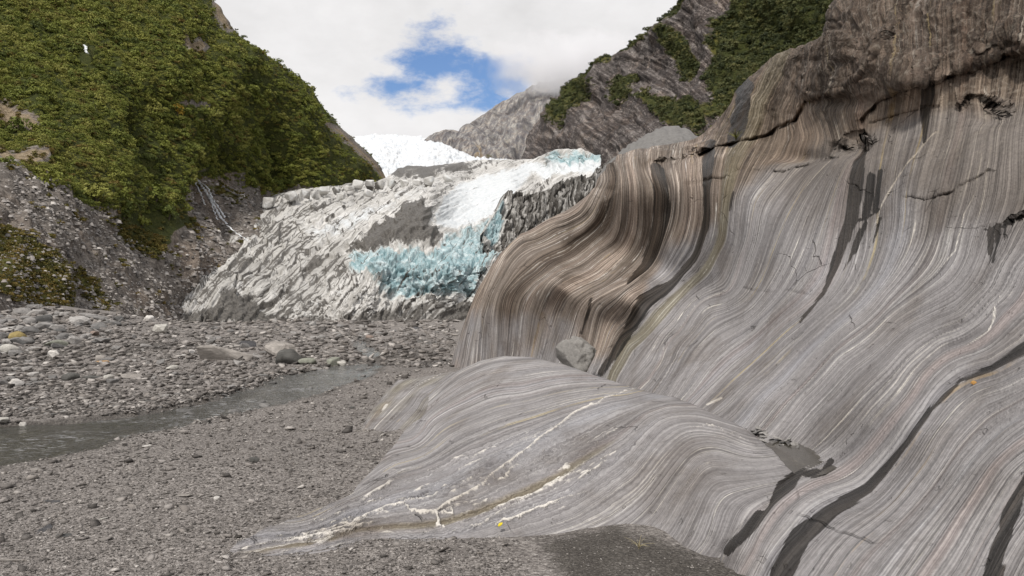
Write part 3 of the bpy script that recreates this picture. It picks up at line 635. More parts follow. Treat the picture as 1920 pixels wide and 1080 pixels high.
    at = dict(patina_shade=sstep(520, 230, Yp + .12 * (1500 - Xp)) * sstep(1200, 1420, Xp), rug=rug_, strat=S, brown=br, wet=rock_attrs(Xp, Yp), crinkle=np.clip(.35 * sstep(250, 100, Yp), 0, 1), olive=olive, vein=np.clip(vein, -2, 1))
    # far side of the outcrop behind its outline, so it has thickness
    K = 16; k = np.arange(K, 0, -1.)[None, :]
    xb = Xp[:, :1] + 1.0 * k ** 1.5 + 3; Db = D[:, :1] * (1 + .012 * k ** 1.55); Bk = unproj(np.broadcast_to(xb, (len(ys), K)), np.broadcast_to(Yp[:, :1], (len(ys), K)), Db)
    Pf = np.concatenate([Bk, P], 1)
    at = {a: np.concatenate([np.repeat(v[:, :1], K, 1), v], 1) for a, v in at.items()}
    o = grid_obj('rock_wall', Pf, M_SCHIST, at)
    tag(o, 'towering grey and brown striped rock wall streaked with dark seeps beside the gravel flat', 'rock')
    return P, Xp, Yp
WALL_P, WALL_X, WALL_Y = make_wall()
def on_wall(x, y):
    i = np.argmin((WALL_X - x) ** 2 + (WALL_Y - y) ** 2); return WALL_P.reshape(-1, 3)[i]

YT = [(430, 1030), (455, 1013), (505, 992), (560, 969), (610, 950), (660, 925), (680, 901), (710, 868), (742, 830), (765, 802), (785, 770), (805, 738), (830, 715), (855, 697), (900, 677), (925, 671), (950, 668), (1000, 672), (1060, 685), (1150, 715), (1210, 734), (1260, 744), (1320, 768), (1400, 808), (1450, 847), (1478, 880), (1500, 905), (1540, 960), (1600, 1020)]
HUMP_CTRL = zc([(430, 1030, .02), (455, 1013, .06), (520, 1025, .05), (620, 1012, .06), (760, 992, .08), (940, 986, .08), (1100, 970, .1), (1180, 975, .1), (1240, 990, .12), (1380, 1030, .14), (560, 970, .09), (660, 925, .09), (710, 868, .08), (742, 830, .08), (768, 800, .08), (800, 750, .35),
  (430, 1120, -.3), (760, 1120, -.45), (1100, 1120, -.4), (1380, 1120, -.1)]) + [
 (850, 700, 19), (900, 678, 18.3), (950, 669, 17.2), (1060, 686, 15), (1150, 716, 13), (1210, 735, 12), (1260, 745, 11.3), (1320, 770, 10.3), (1400, 810, 9.2), (1450, 850, 8.6), (1480, 885, 8.1),
 (850, 900, 9.6), (900, 800, 12), (950, 730, 14.3), (1100, 900, 9), (1100, 800, 11), (1200, 850, 9.35), (1200, 780, 10.8), (1300, 800, 9.7), (1320, 860, 8.6), (1300, 950, 7.85), (1250, 900, 8.5), (1400, 900, 8.0), (1400, 960, 7.4), (1370, 1010, 7.0), (1480, 903, 7.95), (1440, 962, 7.4), (1540, 960, 8.4), (1600, 1020, 8.2), (1480, 1040, 7.6), (1560, 1120, 7.3)]
hump_depth = depth_field(HUMP_CTRL, 2e-4); hump_strat = strat_field(HUMP_CURVES)
def make_hump():
    xs = np.linspace(432, 1590, 470); t = np.linspace(0, 1, 250) ** 1.15
    Xp, T = np.meshgrid(xs, t, indexing='xy'); yt = interp(xs, YT)[None, :]
    yt = yt + 1.5 * fbm(xs / 40., xs * 0, oct=3, seed=71)[None, :]
    Yp = yt + (1120 - yt) * T
    D = 1. / np.clip(hump_depth(Xp, Yp), 1 / 40., 1)
    e = np.clip((Yp - yt) / 26., 0, 1); D = D + (1 - np.sqrt(np.clip(1 - (1 - e) ** 2, 0, 1))) * .9 * sstep(600, 900, Xp) * sstep(1480, 1400, Xp)
    S = hump_strat(Xp, Yp); P = unproj(Xp, Yp, D); n = normals(P)
    # crinkled quartz-ribbed band across the lower front
    cr = np.clip(1.15 - np.abs(S - 1715 - .02 * (Xp - 900)) / 95., 0, 1) * sstep(1320, 1120, Xp) * sstep(720, 880, Yp) 
    warp = S + 9 * fbm(P[..., 0] * 3., P[..., 1] * 3., P[..., 2] * 3., oct=3, seed=81) * cr
    h = .018 * fbm(warp / 9., P[..., 1] * .4, oct=2, seed=82) * (.5 + 1.6 * cr) + .02 * fbm(S / 30., P[..., 1] * .3, oct=2, seed=83)
    h = h + .035 * cr * (ridged(warp / 13., P[..., 0] * .7, oct=3, seed=84) - .3)
    vein = np.full(Xp.shape, -9.)
    for l, w in [([(1200, 726), (1141, 746), (1084, 771), (1042, 803), (988, 845), (900, 909), (840, 945), (815, 965)], [1.5, 2, 4, 3.5, 3.5, 3.5, 4.5, 6]),
                 ([(815, 965), (790, 962), (755, 948), (735, 945), (700, 960), (660, 985), (560, 1003)], [6, 5, 3, 4, 4, 4, 2]), ([(818, 960), (822, 985), (830, 995)], [5, 4, 3]), ([(560, 1018), (620, 1008), (700, 985)], [3, 4, 2]),
                 ([(840, 945), (850, 965), (815, 970)], [3, 4, 3]), ([(930, 985), (990, 965), (1060, 935), (1110, 920)], [4, 5, 3, 1]), ([(1250, 965), (1310, 880), (1330, 870)], [1, 2, 1.5]), ([(1290, 805), (1330, 803), (1400, 825)], [1, 2, 1]), ([(900, 985), (960, 950), (1040, 905), (1100, 880), (1160, 845)], [3, 2, 3, 2, 2])]:
        wob = 7 * fbm(Xp / 16., Yp / 16., oct=3, seed=85)
        vein = np.maximum(vein, (poly_dist(Xp + wob, Yp - wob, l, [a * .6 for a in w]) - .1) / 3.)
    rib = ridged(warp / 11., P[..., 0] * .9, P[..., 1] * .5, oct=3, gain=.6, seed=86); vein = np.maximum(vein, (rib - .72) * 2.6 * sstep(.1, .6, cr) - .08)
    h = h + .035 * sstep(-.3, .5, vein)
    P = P + n * h[..., None]
    olive = -.5 + .72 * cr * sstep(1660, 1740, S) + .62 * np.exp(-((S - 1742) / 9.) ** 2)
    at = dict(patina_shade=np.zeros_like(S) - .6, rug=np.zeros_like(S) - .5, strat=S, brown=np.zeros_like(S) - .2, wet=rock_attrs(Xp, Yp), crinkle=cr, olive=olive, vein=np.clip(vein, -2, 1))
    K = 14; k = np.arange(K, 0, -1.)[:, None]
    xb = np.broadcast_to(Xp[:1], (K, len(xs))); Bk = unproj(xb, Yp[:1] + .9 * k ** 1.4 + 1, D[:1] + .05 * k ** 1.7)
    Pf = np.concatenate([Bk, P], 0); at = {a: np.concatenate([np.repeat(v[:1], K, 0), v], 0) for a, v in at.items()}
    o = grid_obj('rock_whaleback', Pf, M_SCHIST, at)
    tag(o, 'low smooth grey striped rock hump with a white quartz vein, rising from the gravel', 'rock')
    # green-grey toe of the same rock on its gravel side
    xs = np.linspace(668, 900, 120); t = np.linspace(0, 1, 60)
    Xp, T = np.meshgrid(xs, t, indexing='xy'); yt = interp(xs, [(668, 812), (680, 797), (700, 765), (722, 735), (745, 713), (800, 706), (850, 697), (900, 690)])[None, :]
    Yp = yt + (840 - yt) * T
    tdep = depth_field(zc([(668, 815, -.02), (680, 798, 0.02), (765, 804, .03), (720, 806, .03), (700, 767, .10), (722, 737, .15), (745, 715, .22), (740, 770, .16), (780, 760, .30), (800, 712, .45), (850, 700, .6), (900, 690, .7), (700, 840, -.25), (800, 840, -.2), (900, 800, .3), (900, 840, .0)]), 2e-4)
    D = 1. / np.clip(tdep(Xp, Yp), 1 / 45., 1)
    D = D + .8 * (1 - np.sqrt(np.clip(1 - (1 - np.clip((Yp - yt) / 12., 0, 1)) ** 2, 0, 1)))
    Sf = strat_field({1380: [(680, 797), (700, 762), (745, 713)], 1420: [(700, 800), (745, 757), (800, 712), (840, 699)], 1450: [(735, 803), (780, 762), (820, 725), (860, 700)], 1490: [(768, 802), (800, 752), (850, 705)]})
    S = Sf(Xp, Yp); P = unproj(Xp, Yp, D); P = P + normals(P) * (.03 * fbm(S / 8., P[..., 1] * .3, oct=2, seed=88))[..., None]
    K = 8; k = np.arange(K, 0, -1.)[:, None]; Bk = unproj(np.broadcast_to(Xp[:1], (K, 120)), Yp[:1] + .6 * k ** 1.4, D[:1] + .12 * k ** 1.7)
    at = dict(patina_shade=0 * S - .6, rug=0 * S - .5, strat=S, brown=0 * S, wet=0 * S - 1.5, crinkle=0 * S, olive=0 * S + .55, vein=np.clip(np.exp(-((S - 1422) / 2.2) ** 2) + .8 * np.exp(-((S - 1436) / 1.2) ** 2) + .7 * np.exp(-((S - 1456) / 1.5) ** 2) - .55, -2, 1))
    at = {a: np.concatenate([np.repeat(v[:1], K, 0), v], 0) for a, v in at.items()}
    t_ = grid_obj('rock_toe', np.concatenate([Bk, P], 0), M_SCHIST, at, parent=o); t_['label'] = 'olive green banded lower ledge of the hump'
make_hump()
# rain pool caught between the hump and the wall
def make_pool():
    z = .640; ring = [(1420, 838), (1450, 826), (1480, 824), (1520, 834), (1556, 846), (1574, 862), (1572, 876), (1550, 888), (1528, 893), (1500, 898), (1474, 896), (1450, 880)]
    r = np.array([unproj(x, y, depth_z(y, z)) for x, y in ring]); c = r.mean(0)
    n = len(r); V = [c] + list(r); Fc = [(0, 1 + i, 1 + (i + 1) % n) for i in range(n)]
    tag(obj_from('rain_pool', V, Fc, M_POOL, None, False), 'small muddy rain pool held between the striped hump and the wall', 'pool', kind='thing')
make_pool()

# ------------------------------------------------------------------ bush-covered slope on the far bank
HXR = [(-320, 235), (-100, 345), (0, 400), (20, 418), (45, 432), (85, 466), (130, 540), (170, 588), (195, 601), (240, 640), (285, 692), (330, 724), (350, 736), (640, 740)]
HILL_CTRL = [(0, 585, 84), (100, 592, 112), (200, 595, 145), (340, 598, 208), (0, 640, 78), (200, 640, 140), (0, 450, 122), (150, 450, 168), (300, 500, 218), (0, 320, 162), (150, 330, 203), (300, 400, 252), (400, 440, 292), (430, 500, 275), (470, 440, 318), (480, 375, 390), (600, 345, 440),
 (720, 335, 560), (0, 150, 240), (200, 150, 280), (400, 200, 345), (330, 300, 300), (600, 250, 465), (690, 290, 545), (590, 180, 485), (400, 0, 430), (200, 0, 350), (0, 0, 300), (-400, 590, 62), (-400, 300, 110), (-400, 0, 200), (-400, -300, 300), (250, -300, 560), (735, 400, 640), (735, 600, 560), (600, 450, 480), (500, 560, 340), (600, 600, 420)]
hill_depth = depth_field(HILL_CTRL, 2e-4)
VEG = [(-600, -400), (400, -400), (900, -400), (760, 345), (620, 350), (520, 364), (478, 372), (440, 335), (415, 330), (362, 322), (350, 365), (372, 415), (345, 432), (300, 478), (262, 440), (205, 400), (160, 398), (112, 372), (75, 340), (30, 330), (0, 318), (-80, 300), (-600, 250)]
BARE = [[(-60, 165), (10, 175), (40, 205), (75, 235), (60, 252), (15, 225), (-60, 215)], [(-40, 262), (40, 282), (90, 300), (70, 322), (0, 310)], [(335, 85), (372, 72), (398, 80), (378, 100), (340, 100)], [(362, 108), (376, 103), (374, 112)], [(598, 225), (640, 240), (735, 335), (715, 340), (672, 290), (630, 250)], [(398, -30), (440, 60), (425, 58), (402, 30)], [(330, 190), (395, 196), (380, 204), (340, 200)]]
MOSS = [[(-60, 405), (0, 422), (60, 452), (122, 502), (150, 560), (148, 584), (60, 575), (-60, 570)], [(150, 485), (190, 520), (212, 570), (198, 582), (165, 540)], [(215, 400), (300, 440), (310, 470), (290, 490), (240, 455)], [(380, 330), (430, 340), (470, 378), (440, 380)]]
def make_hill():
    ys = np.linspace(-310, 640, 330); q = np.concatenate([np.linspace(0, .42, 60)[:-1], np.linspace(.42, 1, 300)])
    Yp, Q = np.meshgrid(ys, q, indexing='ij'); xr = (interp(ys, HXR) + 5 * fbm(ys / 14., ys * 0, oct=4, seed=101))[:, None]
    Xp = -520 + (xr + 520) * Q
    D = 1. / np.clip(hill_depth(Xp, Yp), 1 / 900., 1 / 30.)
    e = np.clip((xr - Xp) / 70., 0, 1); D = D + (1 - np.sqrt(np.clip(1 - (1 - e) ** 2, 0, 1))) * 55 * sstep(420, 330, Yp)
    P = unproj(Xp, Yp, D); n = normals(P)
    w = Xp * .82 + Yp * .45                    # gullies run down the fall line
    sc = np.clip(D / 260., .3, 1.6) * sstep(640, 560, Yp)
    # spur between the scree gully and the waterfall gully, cleft beside it
    h = sc * (6. * fbm(Xp / 80., Yp / 110., oct=4, seed=111) + 4.0 * ridged((Xp - .55 * Yp) / 60., (Yp + .55 * Xp) / 200., oct=4, seed=112))
    h = h - sc * 9 * np.exp(-(poly_dist(Xp, Yp, [(250, 220), (268, 300), (290, 350)]) / 15.) ** 2) - sc * 8 * np.exp(-(poly_dist(Xp, Yp, [(372, 322), (395, 372), (430, 430)]) / 18.) ** 2) - sc * 6 * np.exp(-(poly_dist(Xp, Yp, [(510, 240), (512, 330)]) / 12.) ** 2)
    scree = 1 - sstep(-.3, .3, soft_poly(Xp, Yp, VEG, 10))
    h = h + scree * .9 * fbm(P[..., 0] * .25, P[..., 1] * .25, P[..., 2] * .25, oct=4, seed=115) * np.clip(D / 150, .4, 1.4)
    P = P + n * (h * sstep(3, 40, xr - Xp))[..., None]
    veg = soft_poly(Xp, Yp, VEG, 14) + .9 * fbm(Xp / 30., Yp / 22., oct=3, seed=121)
    bare = np.full(Xp.shape, -1.)
    for b in BARE: bare = np.maximum(bare, np.clip(soft_poly(Xp, Yp, b, 9), -1, 1))
    veg = np.minimum(veg, -bare * 1.3 + .15)
    moss = np.full(Xp.shape, -1.)
    for b in MOSS: moss = np.maximum(moss, np.clip(soft_poly(Xp, Yp, b, 14), -1, 1))
    moss = np.maximum(moss, .10 * np.clip(1 - np.abs(veg) / 3., 0, 1) - .1)
    at = dict(veg=np.clip(veg, -1, 1), bare=bare, moss=moss)
    K = 10; k = np.arange(1., K + 1)[None]; sh = (len(ys), K)
    Bk = unproj(np.broadcast_to(Xp[:, -1:] - 1.2 * k ** 1.5, sh), np.broadcast_to(Yp[:, -1:], sh), D[:, -1:] * (1 + .03 * k ** 1.3))
    o = grid_obj('bush_hillside', np.concatenate([P, Bk], 1), M_HILL, {a: np.concatenate([v, np.repeat(v[:, -1:], K, 1)], 1) for a, v in at.items()})
    tag(o, kind='structure'); return P, Xp, Yp, D, n, veg, bare, moss
HP, HX, HY, HD, HN, HVEG, HBARE, HMOSS = make_hill()
HPX, HPY = proj(HP)
def on_hill(x, y):
    i = np.argmin((HPX - x) ** 2 + (HPY - y) ** 2); return HP.reshape(-1, 3)[i], HN.reshape(-1, 3)[i]

# ------------------------------------------------------------------ cliff slope behind the outcrop
RXL = [(-320, 1470), (-60, 1310), (0, 1276), (20, 1262), (45, 1236), (75, 1198), (110, 1150), (125, 1112), (165, 1062), (190, 1040), (215, 1018), (245, 992), (275, 984), (300, 976), (420, 960)]
CL_CTRL = [(1276, 0, 620), (1198, 75, 760), (1112, 125, 950), (1040, 190, 1150), (985, 275, 1000), (980, 310, 930), (1060, 300, 720), (1150, 300, 520), (1300, 300, 330), (1150, 200, 720), (1300, 150, 480), (1400, 200, 350), (1450, 60, 430), (1550, 50, 340), (1600, 300, 240), (1400, -250, 760), (1700, -250, 420), (1760, 100, 240), (1760, 420, 160), (1000, 420, 800), (1300, 420, 280)]
cl_depth = depth_field(CL_CTRL, 2e-4)
CVEG = [[(1276, -20), (1420, -80), (1700, -80), (1700, 120), (1560, 100), (1480, 120), (1400, 190), (1350, 240), (1310, 262), (1300, 225), (1340, 190), (1330, 150), (1355, 60), (1400, -10), (1330, -10), (1290, 20), (1240, 62), (1200, 92), (1160, 118), (1112, 142), (1060, 185), (1055, 165), (1112, 120), (1198, 68)],
        [(1250, 60), (1290, 70), (1310, 130), (1280, 150), (1270, 110)], [(1215, 190), (1290, 190), (1330, 200), (1300, 250), (1250, 240)], [(1075, 170), (1110, 150), (1130, 170), (1095, 210), (1060, 250), (1040, 240)], [(1160, 160), (1215, 150), (1200, 190), (1160, 200)]]
def make_cliff():
    ys = np.linspace(-300, 420, 300); q = np.linspace(0, 1, 330)
    Yp, Q = np.meshgrid(ys, q, indexing='ij'); xl = (interp(ys, RXL) + 5 * fbm(ys / 16., ys * 0, oct=4, seed=131))[:, None]
    Xp = xl + (1780 - xl) * Q; D = 1. / np.clip(cl_depth(Xp, Yp), 1 / 2000., 1 / 80.)
    e = np.clip((Xp - xl) / 45., 0, 1); D = D + (1 - np.sqrt(np.clip(1 - (1 - e) ** 2, 0, 1))) * 60
    P = unproj(Xp, Yp, D); n = normals(P); sc = np.clip(D / 420., .4, 2.2)
    a, b = (Xp * .80 + Yp * .60), (Yp * .80 - Xp * .60)          # slabs dip down to the valley
    h = sc * (9 * fbm(Xp / 70., Yp / 70., oct=5, seed=141) + 7 * ridged(a / 28., b / 130., oct=5, gain=.6, seed=142) + 3.5 * ridged(Xp / 26., Yp / 34., oct=4, gain=.6, seed=143))
    P = P + n * (h * sstep(2, 36, Xp - xl))[..., None]
    veg = np.full(Xp.shape, -1.)
    for p in CVEG: veg = np.maximum(veg, np.clip(soft_poly(Xp, Yp, p, 12), -1, 1))
    veg = veg + .9 * fbm(Xp / 26., Yp / 20., oct=4, seed=151)
    at = dict(dip=b + 14 * fbm(Xp / 40., Yp / 40., oct=3, seed=153), veg=np.clip(veg - .15, -1, 1), bare=-np.ones_like(veg), moss=np.clip(veg * .7 + .30 + .22 * sstep(180, 40, Yp), -1, 1))
    K = 8; k = np.arange(K, 0, -1.)[None]; sh = (len(ys), K)
    Bk = unproj(np.broadcast_to(Xp[:, :1] + 1. * k ** 1.5, sh), np.broadcast_to(Yp[:, :1], sh), D[:, :1] * (1 + .03 * k ** 1.3))
    tag(grid_obj('cliff_hillside', np.concatenate([Bk, P], 1), M_CLIFF, {x: np.concatenate([np.repeat(v[:, :1], K, 1), v], 1) for x, v in at.items()}), kind='structure')
    return P, Xp, Yp, D, n, veg
CP_, CX_, CY_, CD_, CN_, CVEG_ = make_cliff()

# far mountain at the head of the valley, its shoulder, and the snow icefall
def far_patch(name, tab, ybot, ctrl, mat, amp, seed, veg0=-.6, bare0=-1., freq=1.):
    xs = np.linspace(tab[0][0], tab[-1][0], 200); t = np.linspace(0, 1, 110)
    Xp, T = np.meshgrid(xs, t, indexing='xy'); yt = interp(xs, tab)[None] + 3 * fbm(xs / 14., xs * 0, oct=4, seed=seed)[None]
    Yp = yt + (ybot - yt) * T; D = 1. / depth_field(ctrl, 1e-4)(Xp, Yp)
    P = unproj(Xp, Yp, D); n = normals(P)
    h = amp * (fbm(Xp / 40. * freq, Yp / 40. * freq, oct=5, seed=seed + 1) + 1.0 * ridged((Xp * .8 + Yp * .5) / 22. * freq, (Yp - .6 * Xp) / 60. * freq, oct=4, gain=.6, seed=seed + 2))
    P = P + n * (h * sstep(0, 12, Yp - yt))[..., None]
    veg = veg0 + .9 * fbm(Xp / 22., Yp / 22., oct=4, seed=seed + 3); bare = bare0 + 1.3 * fbm((Xp * .8 + Yp * .5) / 14., (Yp - .6 * Xp) / 40., oct=3, seed=seed + 4)
    K = 6; k = np.arange(K, 0, -1.)[:, None]; Bk = unproj(np.broadcast_to(Xp[:1], (K, 200)), Yp[:1] + .8 * k ** 1.4, D[:1] * (1 + .05 * k))
    at = dict(dip=(Xp * .8 + Yp * .5), veg=np.clip(veg, -1, 1), bare=np.clip(bare, -1, 1), moss=np.clip(veg + .35, -1, 1))
    tag(grid_obj(name, np.concatenate([Bk, P], 0), mat, {a: np.concatenate([np.repeat(v[:1], K, 0), v], 0) for a, v in at.items()}), kind='structure')
far_patch('far_mountain', [(795, 275), (840, 262), (868, 238), (900, 218), (935, 195), (965, 178), (990, 165), (1015, 156), (1060, 146), (1110, 140), (1160, 150), (1220, 200)], 330,
  [(795, 275, 2300), (870, 240, 2400), (990, 165, 2800), (1060, 110, 3200), (1220, 200, 2600), (870, 330, 1500), (960, 330, 1400), (1100, 330, 1500), (800, 330, 1700), (960, 250, 2000)], M_FAR, 26, 161, -.55, -.25)
far_patch('far_shoulder', [(796, 262), (812, 250), (835, 243), (860, 246), (885, 262), (900, 285)], 330, [(796, 262, 1900), (840, 243, 1950), (900, 285, 1700), (840, 330, 1400), (790, 330, 1400), (900, 330, 1350)], M_FAR, 14, 171, -.7, -.5)
def make_icefall():
    xs = np.linspace(650, 960, 260); t = np.linspace(0, 1, 130)
    Xp, T = np.meshgrid(xs, t, indexing='xy'); yt = interp(xs, [(650, 262), (690, 255), (730, 254), (790, 258), (830, 270), (860, 285), (900, 300), (960, 305)])[None] + 2. * fbm(xs / 9., xs * 0, oct=4, seed=181)[None]
    Yp = yt + (345 - yt) * T
    D = 1. / depth_field([(650, 262, 2300), (740, 254, 2350), (820, 266, 1850), (880, 297, 1330), (700, 300, 1250), (800, 305, 1150), (900, 310, 1150), (650, 345, 950), (800, 345, 900), (960, 345, 950), (760, 280, 1650)], 1e-4)(Xp, Yp)
    P = unproj(Xp, Yp, D); n = normals(P)
    d1, d2, cid = cells(Xp / 9. + .5 * fbm(Xp / 12., Yp / 12., seed=183), Yp / 5., 182)
    h = 4 * ridged(Xp / 16., Yp / 7., oct=4, gain=.6, seed=184) + 4 * cid * sstep(0, .25, d2 - d1)
    P = P + n * h[..., None]
    K = 5; k = np.arange(K, 0, -1.)[:, None]; Bk = unproj(np.broadcast_to(Xp[:1], (K, 260)), Yp[:1] + .8 * k ** 1.4, D[:1] * (1 + .04 * k))
    tag(grid_obj('icefall', np.concatenate([Bk, P], 0), M_SNOW), 'bright white snow-covered icefall at the head of the valley', 'icefall')
make_icefall()

# ------------------------------------------------------------------ glacier tongue
GTOP = [(320, 420), (400, 400), (470, 378), (500, 371), (545, 357), (600, 350), (660, 341), (705, 340), (722, 334), (745, 317), (765, 310), (800, 312), (860, 305), (890, 299), (1000, 299), (1015, 291), (1040, 281), (1065, 279), (1090, 279), (1105, 284), (1118, 291), (1165, 290), (1230, 292)]
GL_CTRL = [(340, 600, 216), (400, 606, 218), (480, 606, 226), (600, 603, 236), (700, 590, 247), (860, 560, 266), (940, 560, 268), (1100, 560, 300), (340, 640, 210), (700, 640, 235), (1100, 640, 260), (420, 520, 252), (500, 450, 305), (560, 400, 352), (600, 356, 420), (520, 366, 395), (400, 440, 330), (400, 400, 400), (600, 520, 265), (650, 470, 284), (700, 420, 316), (740, 345, 490),
 (640, 565, 244), (740, 550, 258), (740, 480, 266), (690, 468, 270), (850, 552, 264), (850, 480, 271), (900, 520, 270), (930, 470, 280), (760, 430, 290), (800, 378, 340), (830, 450, 290), (850, 430, 325), (850, 400, 385), (950, 340, 520), (1000, 312, 660), (900, 303, 780), (765, 315, 720), (950, 400, 400), (1050, 380, 420), (1040, 285, 600), (1100, 282, 560), (1160, 294, 540), (1080, 320, 540), (1150, 400, 380), (1200, 292, 520), (1200, 500, 300), (1000, 450, 330)]
gl_depth = depth_field(GL_CTRL, 1e-4)
GFLOW = {0: [(350, 590), (420, 510), (500, 430), (560, 385), (640, 348)], 100: [(420, 595), (520, 520), (610, 440), (700, 375), (800, 335), (900, 306)], 200: [(560, 595), (640, 520), (720, 440), (800, 372), (900, 335), (1000, 303)], 300: [(700, 595), (740, 500), (830, 440), (920, 375), (1020, 320), (1090, 285)], 420: [(860, 560), (920, 480), (1000, 400), (1080, 340), (1160, 295)]}
gl_flow = strat_field(GFLOW)
def make_glacier():
    xs = np.linspace(325, 1225, 560); t = np.linspace(0, 1, 290)
    Xp, T = np.meshgrid(xs, t, indexing='xy'); yt = interp(xs, GTOP)[None] + 2. * fbm(xs / 9., xs * 0, oct=4, seed=201)[None]
    Yp = yt + (632 - yt) * T; D = 1. / np.clip(gl_depth(Xp, Yp), 1 / 1500., 1 / 150.)
    G = gl_flow(Xp, Yp); sc = np.clip(D / 280., .75, 2.4)
    P = unproj(Xp, Yp, D); n = normals(P)
    # zones
    X0, Y0 = Xp, Yp; Xp = X0 + 15 * fbm(X0 / 20., Y0 / 20., oct=4, gain=.65, seed=261); Yp = Y0 + 12 * fbm(X0 / 20., Y0 / 20., oct=4, gain=.65, seed=262)
    bluez = np.maximum(soft_poly(Xp, Yp, [(645, 472), (690, 452), (740, 455), (800, 458), (850, 436), (900, 400), (940, 395), (955, 450), (940, 485), (915, 525), (890, 566), (725, 562), (705, 535), (690, 522), (650, 508)], 18), soft_poly(Xp, Yp, [(1000, 296), (1030, 280), (1110, 278), (1160, 292), (1110, 316), (1040, 322)], 12) * .95)
    ridge = soft_poly(Xp, Yp, [(655, 470), (700, 432), (745, 395), (795, 368), (806, 405), (800, 425), (830, 445), (800, 462), (760, 452), (730, 462)], 15)
    band = soft_poly(Xp, Yp, [(735, 300), (890, 300), (860, 318), (800, 338), (735, 345)], 10)
    low = soft_poly(Xp, Yp, [(350, 600), (400, 510), (480, 440), (560, 420), (640, 470), (660, 520), (720, 600)], 40)
    cleanz = soft_poly(Xp, Yp, [(800, 430), (815, 380), (860, 330), (1000, 296), (1180, 285), (1180, 330), (1000, 345), (940, 400), (860, 440)], 22)
    upper = soft_poly(Xp, Yp, [(520, 420), (600, 400), (700, 365), (800, 330), (1000, 300), (900, 340), (800, 372), (700, 430), (600, 470)], 25)
    # seracs and crevasses
    rub = sstep(-.4, .6, soft_poly(Xp, Yp, [(520, 605), (570, 560), (640, 530), (700, 535), (740, 570), (700, 605)], 16))
    snout = np.clip(soft_poly(Xp, Yp, [(360, 596), (420, 548), (465, 555), (500, 580), (500, 606), (420, 612)], 10), -1, 1)
    Xp, Yp = X0, Y0
    wob = fbm(Xp / 30., Yp / 30., oct=4, seed=203); wob2 = fbm(Xp / 30., Yp / 30., oct=4, seed=213)
    along = (Xp - Yp * .75)
    u_ = G / 27. + 1.1 * fbm(Xp / 90., Yp / 70., oct=4, gain=.55, seed=218); iu = np.floor(u_); fu = u_ - iu
    hu = _hash((iu.astype(np.int64) & 0xffff), (np.floor(along / 90. + 1.4 * wob).astype(np.int64) & 0xffff), (iu.astype(np.int64) & 0), 219)
    amod = sstep(-.35, .45, fbm(Xp / 48., Yp / 40., oct=3, seed=226)); terr = np.where(fu < .82, (fu / .82) ** 1.4, (1 - fu) / .18) * (.2 + 1.3 * hu) * (.25 + amod); cv = fu
    v_ = along / (14. + 10 * hu) + 1.8 * wob2 + 1.2 * wob + hu * 7; fv = np.abs(v_ - np.floor(v_) - .5)
    cross = sstep(.40, .48, fv) * sstep(-.15, .35, fbm(Xp / 38., Yp / 30., oct=3, seed=220)); blk = _hash((np.floor(v_ + .5).astype(np.int64) & 0xffff), (iu.astype(np.int64) & 0xffff), (iu.astype(np.int64) & 0), 223)
    lcr = sstep(.86, .94, fu) * sstep(-.35, .2, fbm(Xp / 45., Yp / 45., oct=3, seed=224))
    d1b, d2b, cidb = cells(Xp / 15. + 1.3 * wob, Yp / 26. + 1.3 * wob2, 206); bk = d2b - d1b; blkb = cidb * sstep(0, .16, bk)
    lb = sstep(-.5, .8, bluez); cl = sstep(-.2, .9, cleanz)
    marg = sstep(400, 330, Yp - .0 * Xp) * sstep(860, 700, Xp)
    def facets(cx, cy, seed, tilt):
        a1, a2, aid = cells(cx, cy, seed); th = aid * 40.; fx, fy = cx - np.floor(cx), cy - np.floor(cy)
        return (aid - .5) + tilt * (np.cos(th) * a1), a2 - a1
    f1, k1 = facets(along / 34. + .8 * wob, G / 17. + .8 * wob2, 231, 1.1); f2, k2 = facets(along / 13. + .9 * wob2, G / 8. + .7 * wob, 233, 1.0)
    fb, kb = facets(Xp / 17. + 1.0 * wob, Yp / 30. + 1.0 * wob2, 235, 1.2); fb2, kb2 = facets(Xp / 8. + wob, Yp / 11. + wob2, 237, 1.)
    h = sc * ((1 - .75 * cl) * (2.0 * terr + (1.0 + 2.2 * (1 - amod)) * f1 + (.2 + .45 * (1 - amod) + 1.6 * marg) * f2 - (1.2 + 1.5 * marg) * cross) + cl * (1.1 * ridged(G / 10., along / 60., oct=3, seed=217) + .5 * f2) + lb * (3.4 * fb + .7 * fb2 + 1.2 * ridged(Xp / 26. + wob, Yp / 34. + wob2, oct=3, seed=207) - 1) + .15 * fbm(Xp / 5., Yp / 5., oct=3, gain=.6, seed=208) + 4 * fbm(Xp / 70., Yp / 45., oct=3, seed=209))
    cross = np.maximum(cross, sstep(.09, .02, k1) * sstep(-.3, .25, wob2)); bk = np.minimum(kb, bk)
    d1c, d2c, cidc = cells(Xp / 6.5, Yp / 5.5, 210); h = h + rub * sc * 2.4 * (cidc * sstep(0, .18, d2c - d1c) - .3)
    h = h + 4 * sc * sstep(-.2, .9, ridge) * (.6 + .4 * ridged(G / 9., along / 80., oct=3, seed=211))
    vd = P - np.array([0, 0, EYE]); vd /= np.linalg.norm(vd, axis=-1, keepdims=True); h = h * (.30 + .5 * np.abs((n * vd).sum(-1)))
    edge = sstep(0, 10, Yp - yt)
    P = P + n * (h * edge)[..., None]
    gdirt = .20 + .24 * sstep(-.6, .6, low) + .35 * fbm(Xp / 42., Yp / 26., oct=4, seed=227) * (1 - cl) + 1.5 * np.clip(ridge + .35, -.2, .7) * (ridge > -.8) + .60 * sstep(-.3, .6, band)
    gdirt = gdirt - .45 * cl - .16 * lb - .08 * sstep(0, .8, upper)
    crev = .60 * lcr + .50 * cross
